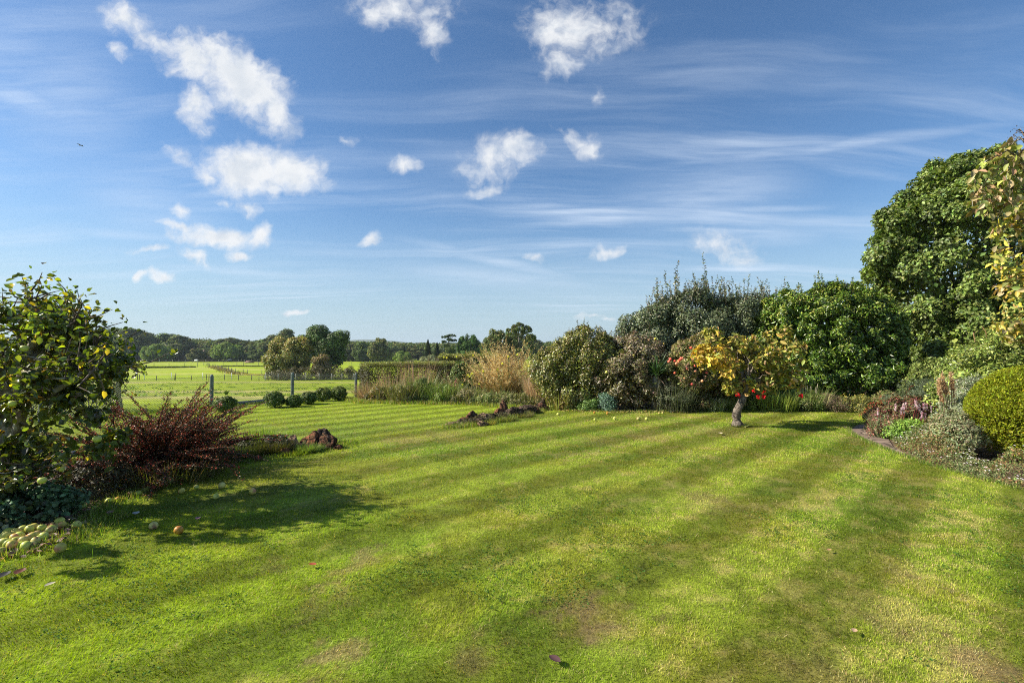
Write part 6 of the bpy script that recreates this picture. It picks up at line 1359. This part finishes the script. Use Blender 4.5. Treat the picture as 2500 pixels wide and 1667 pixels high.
# single fallen leaves on the lawn
def big_leaf(label, X, Y, L, col, z=.03, curl=.4, ratio=.6):
    g = Geo(); m = 7; u = np.linspace(0, 1, m); a = rng.random() * 6.28; wv = np.sin(u * pi) ** .7 * L * ratio * .5; V = []
    for i in range(m):
        for s_ in (-1, -.5, 0, .5, 1): V.append((u[i] * L - L / 2, s_ * wv[i], z + abs(s_) * wv[i] * curl + .15 * L * (u[i] - .5) ** 2 * 2))
    V = np.array(V); ca, sa = cos(a), sin(a); V = np.stack([V[:, 0] * ca - V[:, 1] * sa + X, V[:, 0] * sa + V[:, 1] * ca + Y, V[:, 2] + T1(X, Y)], 1)
    i, j = np.meshgrid(np.arange(m - 1), np.arange(4), indexing='ij'); b = (i * 5 + j).ravel(); g.add(V, [np.stack([b, b + 1, b + 6, b + 5], -1)], col); o = g.build('fallen_leaf', M_leaf, smooth=True); tag(o, label, 'leaf'); return o
for (x, y, L, c, lab) in [(60, 1440, .12, (.06, .055, .06), 'dark glossy curled fallen leaf at the left edge of the lawn'), (185, 1412, .11, (.16, .06, .04), 'red brown fallen leaf beside the dark curled one'), (415, 1507, .07, (.60, .52, .40), 'pale cream fallen leaf on the sunny grass at left'), (1060, 962, .10, (.45, .46, .46), 'pale grey fallen leaf in the apple tree shade'), (1530, 1000, .08, (.14, .07, .10), 'dark purple fallen leaf near the shadow edge'), (865, 955, .10, (.30, .16, .12), 'pinkish brown leaf at the litter edge')]:
    X, Yg = from6(x, y); big_leaf(lab, X, Yg, L, c)
for (xs_, ys_, L, c, lab) in [(767, 1382, .07, (.34, .07, .03), 'small red brown leaf in the middle of the left lawn'), (1353, 1613, .08, (.10, .05, .05), 'dark dried leaf at the bottom centre of the lawn'), (2018, 1346, .05, (.55, .30, .16), 'tiny orange leaf on the right lawn'), (2077, 1543, .05, (.55, .36, .22), 'tiny tan leaf at the bottom right of the lawn'), (1757, 1060, .14, (.62, .52, .36), 'pale tan leaf lying left of the medlar trunk'), (2060, 1045, .14, (.5, .4, .25), 'tan leaf on the grass by the end of the path')]:
    px_ = xs_ * .4096; py_ = ys_ * .4096; Yg = F * CAMZ / (py_ - 350); big_leaf(lab, (px_ - 512) / F * Yg, Yg, L, c)

# ------------------------------------------------------------ rocks
RC = [(.19, .080, .042), (.15, .072, .045), (.11, .078, .055), (.27, .17, .12), (.09, .062, .045)]
def rock(label, X, Y, sx_, sy_, sz_, rz, ci, group, seed, sink=.25, z=None):
    g = Geo(); V, Fc = ICO4; V = V.copy(); q = V * 1.7 + seed * 3.1
    for k in range(22):                                       # chop into facets
        d = rdir(1)[0]; off = rng.uniform(.55, .86); dd = V @ d; V -= np.outer(np.maximum(dd - off, 0), d) * .92
    V *= (1 + .45 * (fbm(q[:, 0] * 2 + q[:, 2], q[:, 1] * 2 - q[:, 2], seed, 4) - .5) + .16 * (np.abs(fbm(q[:, 2] * 5 + q[:, 0], q[:, 1] * 3, seed + 7, 3) - .5) * 2))[:, None]
    V = V * [sx_, sy_, sz_]; c, s_ = cos(rz), sin(rz); V = np.stack([V[:, 0] * c - V[:, 1] * s_, V[:, 0] * s_ + V[:, 1] * c, V[:, 2]], 1)
    sz_ *= 1.25; V[:, 2] *= 1.25; z0 = (T1(X, Y) if z is None else z) + sz_ * (1 - 2 * sink) * .6; cc = np.array(RC[ci % 5])[None] * (.8 + .4 * fbm(q[:, 0] * 2, q[:, 2] * 2 + q[:, 1], 5, 3))[:, None]
    g.add(V + [X, Y, z0], [Fc], cc); o = g.build('rock', M_rock); tag(o, label, 'rock', group); return o
RG1 = 'sandstone rocks at the left bank'; RG2 = 'sandstone rocks of the long edging'
def s5(x, y, z=0):                                          # from the close view 550..1350 x 960..1200
    px_ = (550 + x / 2.94) * .4096; py_ = (960 + y / 2.94) * .4096; Yg = F * (CAMZ - z) / (py_ - 350); return (px_ - 512) / F * Yg, Yg
for i, (x, y, a, b, c_, rz, lab) in enumerate([(635, 360, .27, .2, .20, .2, 'largest reddish sandstone rock of the left rock group'), (735, 365, .22, .16, .16, -.4, 'rounded brown rock at the right end of the left group'), (700, 330, .16, .12, .21, .5, 'tallest grey brown rock peak behind the largest red one'),
        (485, 365, .16, .12, .13, .1, 'dark brown rock left of the largest red one'), (540, 378, .10, .08, .08, 0, 'small orange rock tucked under the largest red one'), (810, 372, .11, .08, .05, 0, 'flat low rock at the far right tip of the left group'), (235, 455, .10, .07, .06, .3, 'small tan rock below the grass tuft'), (60, 405, .2, .1, .09, .2, 'mossy rock beside the cotoneaster end'), (30, 450, .22, .12, .1, -.1, 'dark rock half under the cotoneaster'), (370, 400, .14, .1, .11, .4, 'mossy brown rock right of the grass tuft'), (440, 410, .12, .1, .08, .2, 'small dark rock between the grass tuft and the brown rocks')]):
    X, Yg = s5(x, y + 22); rock(lab, X, Yg, a, b, c_, rz, i, RG1, 200 + i)
for i, (x, y, a, b, c_, rz, lab) in enumerate([(1640, 205, .22, .12, .06, .3, 'flat pale pink slab at the near end of the long edging'), (1695, 195, .20, .14, .08, .6, 'layered pink slab next to the end slab of the long edging'), (1715, 180, .16, .12, .11, .2, 'squarish red brown rock behind the pink slabs'), (1775, 182, .20, .14, .15, .3, 'brown rock fourth from the near end'),
        (1830, 195, .2, .14, .10, .1, 'low mossy rock in front of the middle of the long edging'), (1870, 175, .22, .16, .13, .5, 'brown mossy rock in the middle of the long edging'), (1915, 170, .2, .14, .12, .2, 'dark mossy rock right of the middle'), (1960, 150, .18, .14, .16, .8, 'grey pointed slab leaning against the red rock'), (1995, 140, .17, .13, .24, .1, 'upright red rock, tallest of the long edging'), (2055, 145, .26, .17, .18, .3, 'grey brown rock right of the upright red one'), (2100, 140, .2, .14, .13, .4, 'dark rock between the two large grey brown ones'), (2165, 125, .28, .2, .18, .3, 'large grey brown rock near the far end of the edging'), (2220, 118, .16, .12, .09, .2, 'small dark rock at the far end of the edging'), (2265, 100, .26, .16, .12, .3, 'flat reddish rock by the olive bush'), (2300, 82, .22, .16, .22, .2, 'reddish rock standing at the left foot of the olive bush'), (1850, 210, .16, .1, .07, .2, 'small ochre rock low in front of the edging')]):
    X, Yg = s5(x, y + 18); rock(lab, X, Yg, a, b, c_, rz, i + 3, RG2, 300 + i)
def moss(label, x, y, n, h, cols, r=.2):
    X, Yg = s5(x, y + 14); g = Geo(); clump(g, (X, Yg, T1(X, Yg)), r, n, h, cols, lean=.9, width=.008); o = g.build('plant_tuft', M_grass); tag(o, label, 'plant')
moss('upright fresh green grass tuft left of the rocks', 265, 372, 1700, .36, [(.16, .24, .05), (.22, .30, .07), (.12, .18, .03)], .17)
moss('dark trailing plants right of the fresh grass tuft', 345, 405, 3200, .19, [(.07, .07, .035), (.10, .09, .05), (.05, .055, .02)], .28)
for (lab_, x_, y_, r_, h_, cl_) in [('dark bushy planting filling the bank right of the cotoneaster', 60, 395, .36, .22, [(.06, .075, .025), (.09, .10, .035), (.07, .05, .03)]), ('brown green low planting between cotoneaster and fresh grass tuft', 150, 405, .32, .17, [(.09, .085, .03), (.12, .13, .04), (.06, .06, .02)]), ('dark round heather clump between the grass tuft and the red rocks', 355, 385, .30, .24, [(.06, .06, .03), (.09, .085, .04), (.11, .07, .04)]), ('small dark heather clump touching the small dark rock', 425, 395, .2, .16, [(.06, .065, .03), (.10, .09, .04)])]:
    X, Yg = s5(x_, y_ + 18); g = Geo(); z_ = T1(X, Yg); foliage(g, [(X, Yg, z_ + h_ * .3, r_, r_ * .6, h_ * .8)], 3600, .028, cl_, nl=40, lr=.05, ground=z_ - .02, ratio=.35); o = g.build('heather_clump', M_leaf); tag(o, lab_, 'plant')
moss('green thrift growing over the largest red rock foot', 610, 395, 1100, .13, [(.10, .15, .05), (.15, .20, .07)], .2)
moss('leafy weeds under the end of the cotoneaster', 120, 430, 2800, .17, [(.07, .10, .03), (.10, .14, .03), (.12, .10, .05)], .36)
moss('dark green weeds between the left rocks', 30, 460, 2400, .16, [(.08, .12, .03), (.12, .16, .04)], .25)
moss('low moss before the red rocks', 510, 410, 900, .08, [(.14, .19, .03), (.20, .25, .04)], .25)
moss('ochre and green moss along the middle of the long edging', 1830, 200, 1500, .09, [(.20, .18, .04), (.14, .18, .03), (.26, .20, .06)], .35)
moss('green moss behind the pink slabs', 1810, 160, 1200, .12, [(.15, .18, .05), (.24, .22, .10)], .3)
moss('dark moss under the upright red rock', 1975, 175, 1300, .11, [(.10, .12, .03), (.16, .17, .05)], .35)
moss('thin dry moss by the grey brown rocks', 2110, 145, 1300, .12, [(.20, .17, .10), (.13, .14, .05)], .35)
moss('dry tuft at the far end of the long edging', 2230, 120, 700, .08, [(.24, .22, .08), (.14, .18, .04)], .2)

g = Geo(); p = resamp([(-1.38, 10.42), (-.75, 11.0), (-.1, 11.9), (.5, 13.0), (.85, 13.7)], 60)
foliage(g, [(q[0], q[1], T1(q[0], q[1]) + .02, .2, .2, .11) for q in p[8:]], 16000, .022, [(.11, .085, .04), (.15, .12, .05), (.09, .10, .03), (.07, .05, .03)], nl=260, lr=.06, fill=.1, ratio=.4)
o = g.build('moss_mat', M_leaf); tag(o, 'brown and green mossy mat between the rocks of the long edging', 'moss')
# bird
bx, by, bz = (144 * .4096 * 1.0 + 0 - 512) / F * 60, 60, 0
bx = (77 - 512) / F * 60; bz = CAMZ + (350 - 143.5) / F * 60
t = thing('bird', 'tiny dark bird gliding high in the left of the sky', 'bird', (bx, by, bz)); g = Geo()
tube(g, [(bx - .22, by, bz - .01), (bx - .12, by, bz), (bx + .05, by, bz), (bx + .2, by, bz - .01), (bx + .34, by, bz)], [.012, .04, .055, .035, .012], 8, (.04, .035, .03)); g.build('body', M_coat, t, smooth=True)
for s_ in (-1, 1):
    g = Geo(); g.add([(bx + .1, by, bz + .02), (bx - .08, by, bz + .02), (bx - .14, by + s_ * .25, bz + .06), (bx - .05, by + s_ * .5, bz + .02), (bx + .06, by + s_ * .28, bz + .07)], [np.array([[0, 1, 2, 4]]), np.array([[4, 2, 3]])], (.05, .045, .04)); g.build('wing', M_coat, t)

# ------------------------------------------------------------ haze
hz = bpy.data.meshes.new('haze'); x0, x1, y0, y1, z0, z1 = -4200, 3200, -650, 4700, -9.5, 85
hz.from_pydata([(x, y, z) for x in (x0, x1) for y in (y0, y1) for z in (z0, z1)], [], [(0, 1, 3, 2), (4, 6, 7, 5), (0, 4, 5, 1), (2, 3, 7, 6), (0, 2, 6, 4), (1, 5, 7, 3)])
ho = bpy.data.objects.new('haze', hz); C.objects.link(ho); ho['kind'] = 'stuff'; ho['label'] = 'thin pale blue haze over the far country'
hm = bpy.data.materials.new('haze'); hm.use_nodes = True; t = NT(hm.node_tree); t.n.clear(); v = t.new('ShaderNodeVolumePrincipled')
v.inputs['Color'].default_value = (.72, .84, 1.0, 1); v.inputs['Density'].default_value = .00013; v.inputs['Anisotropy'].default_value = .2
o_ = t.new('ShaderNodeOutputMaterial'); t.l.new(v.outputs[0], o_.inputs['Volume']); hz.materials.append(hm)
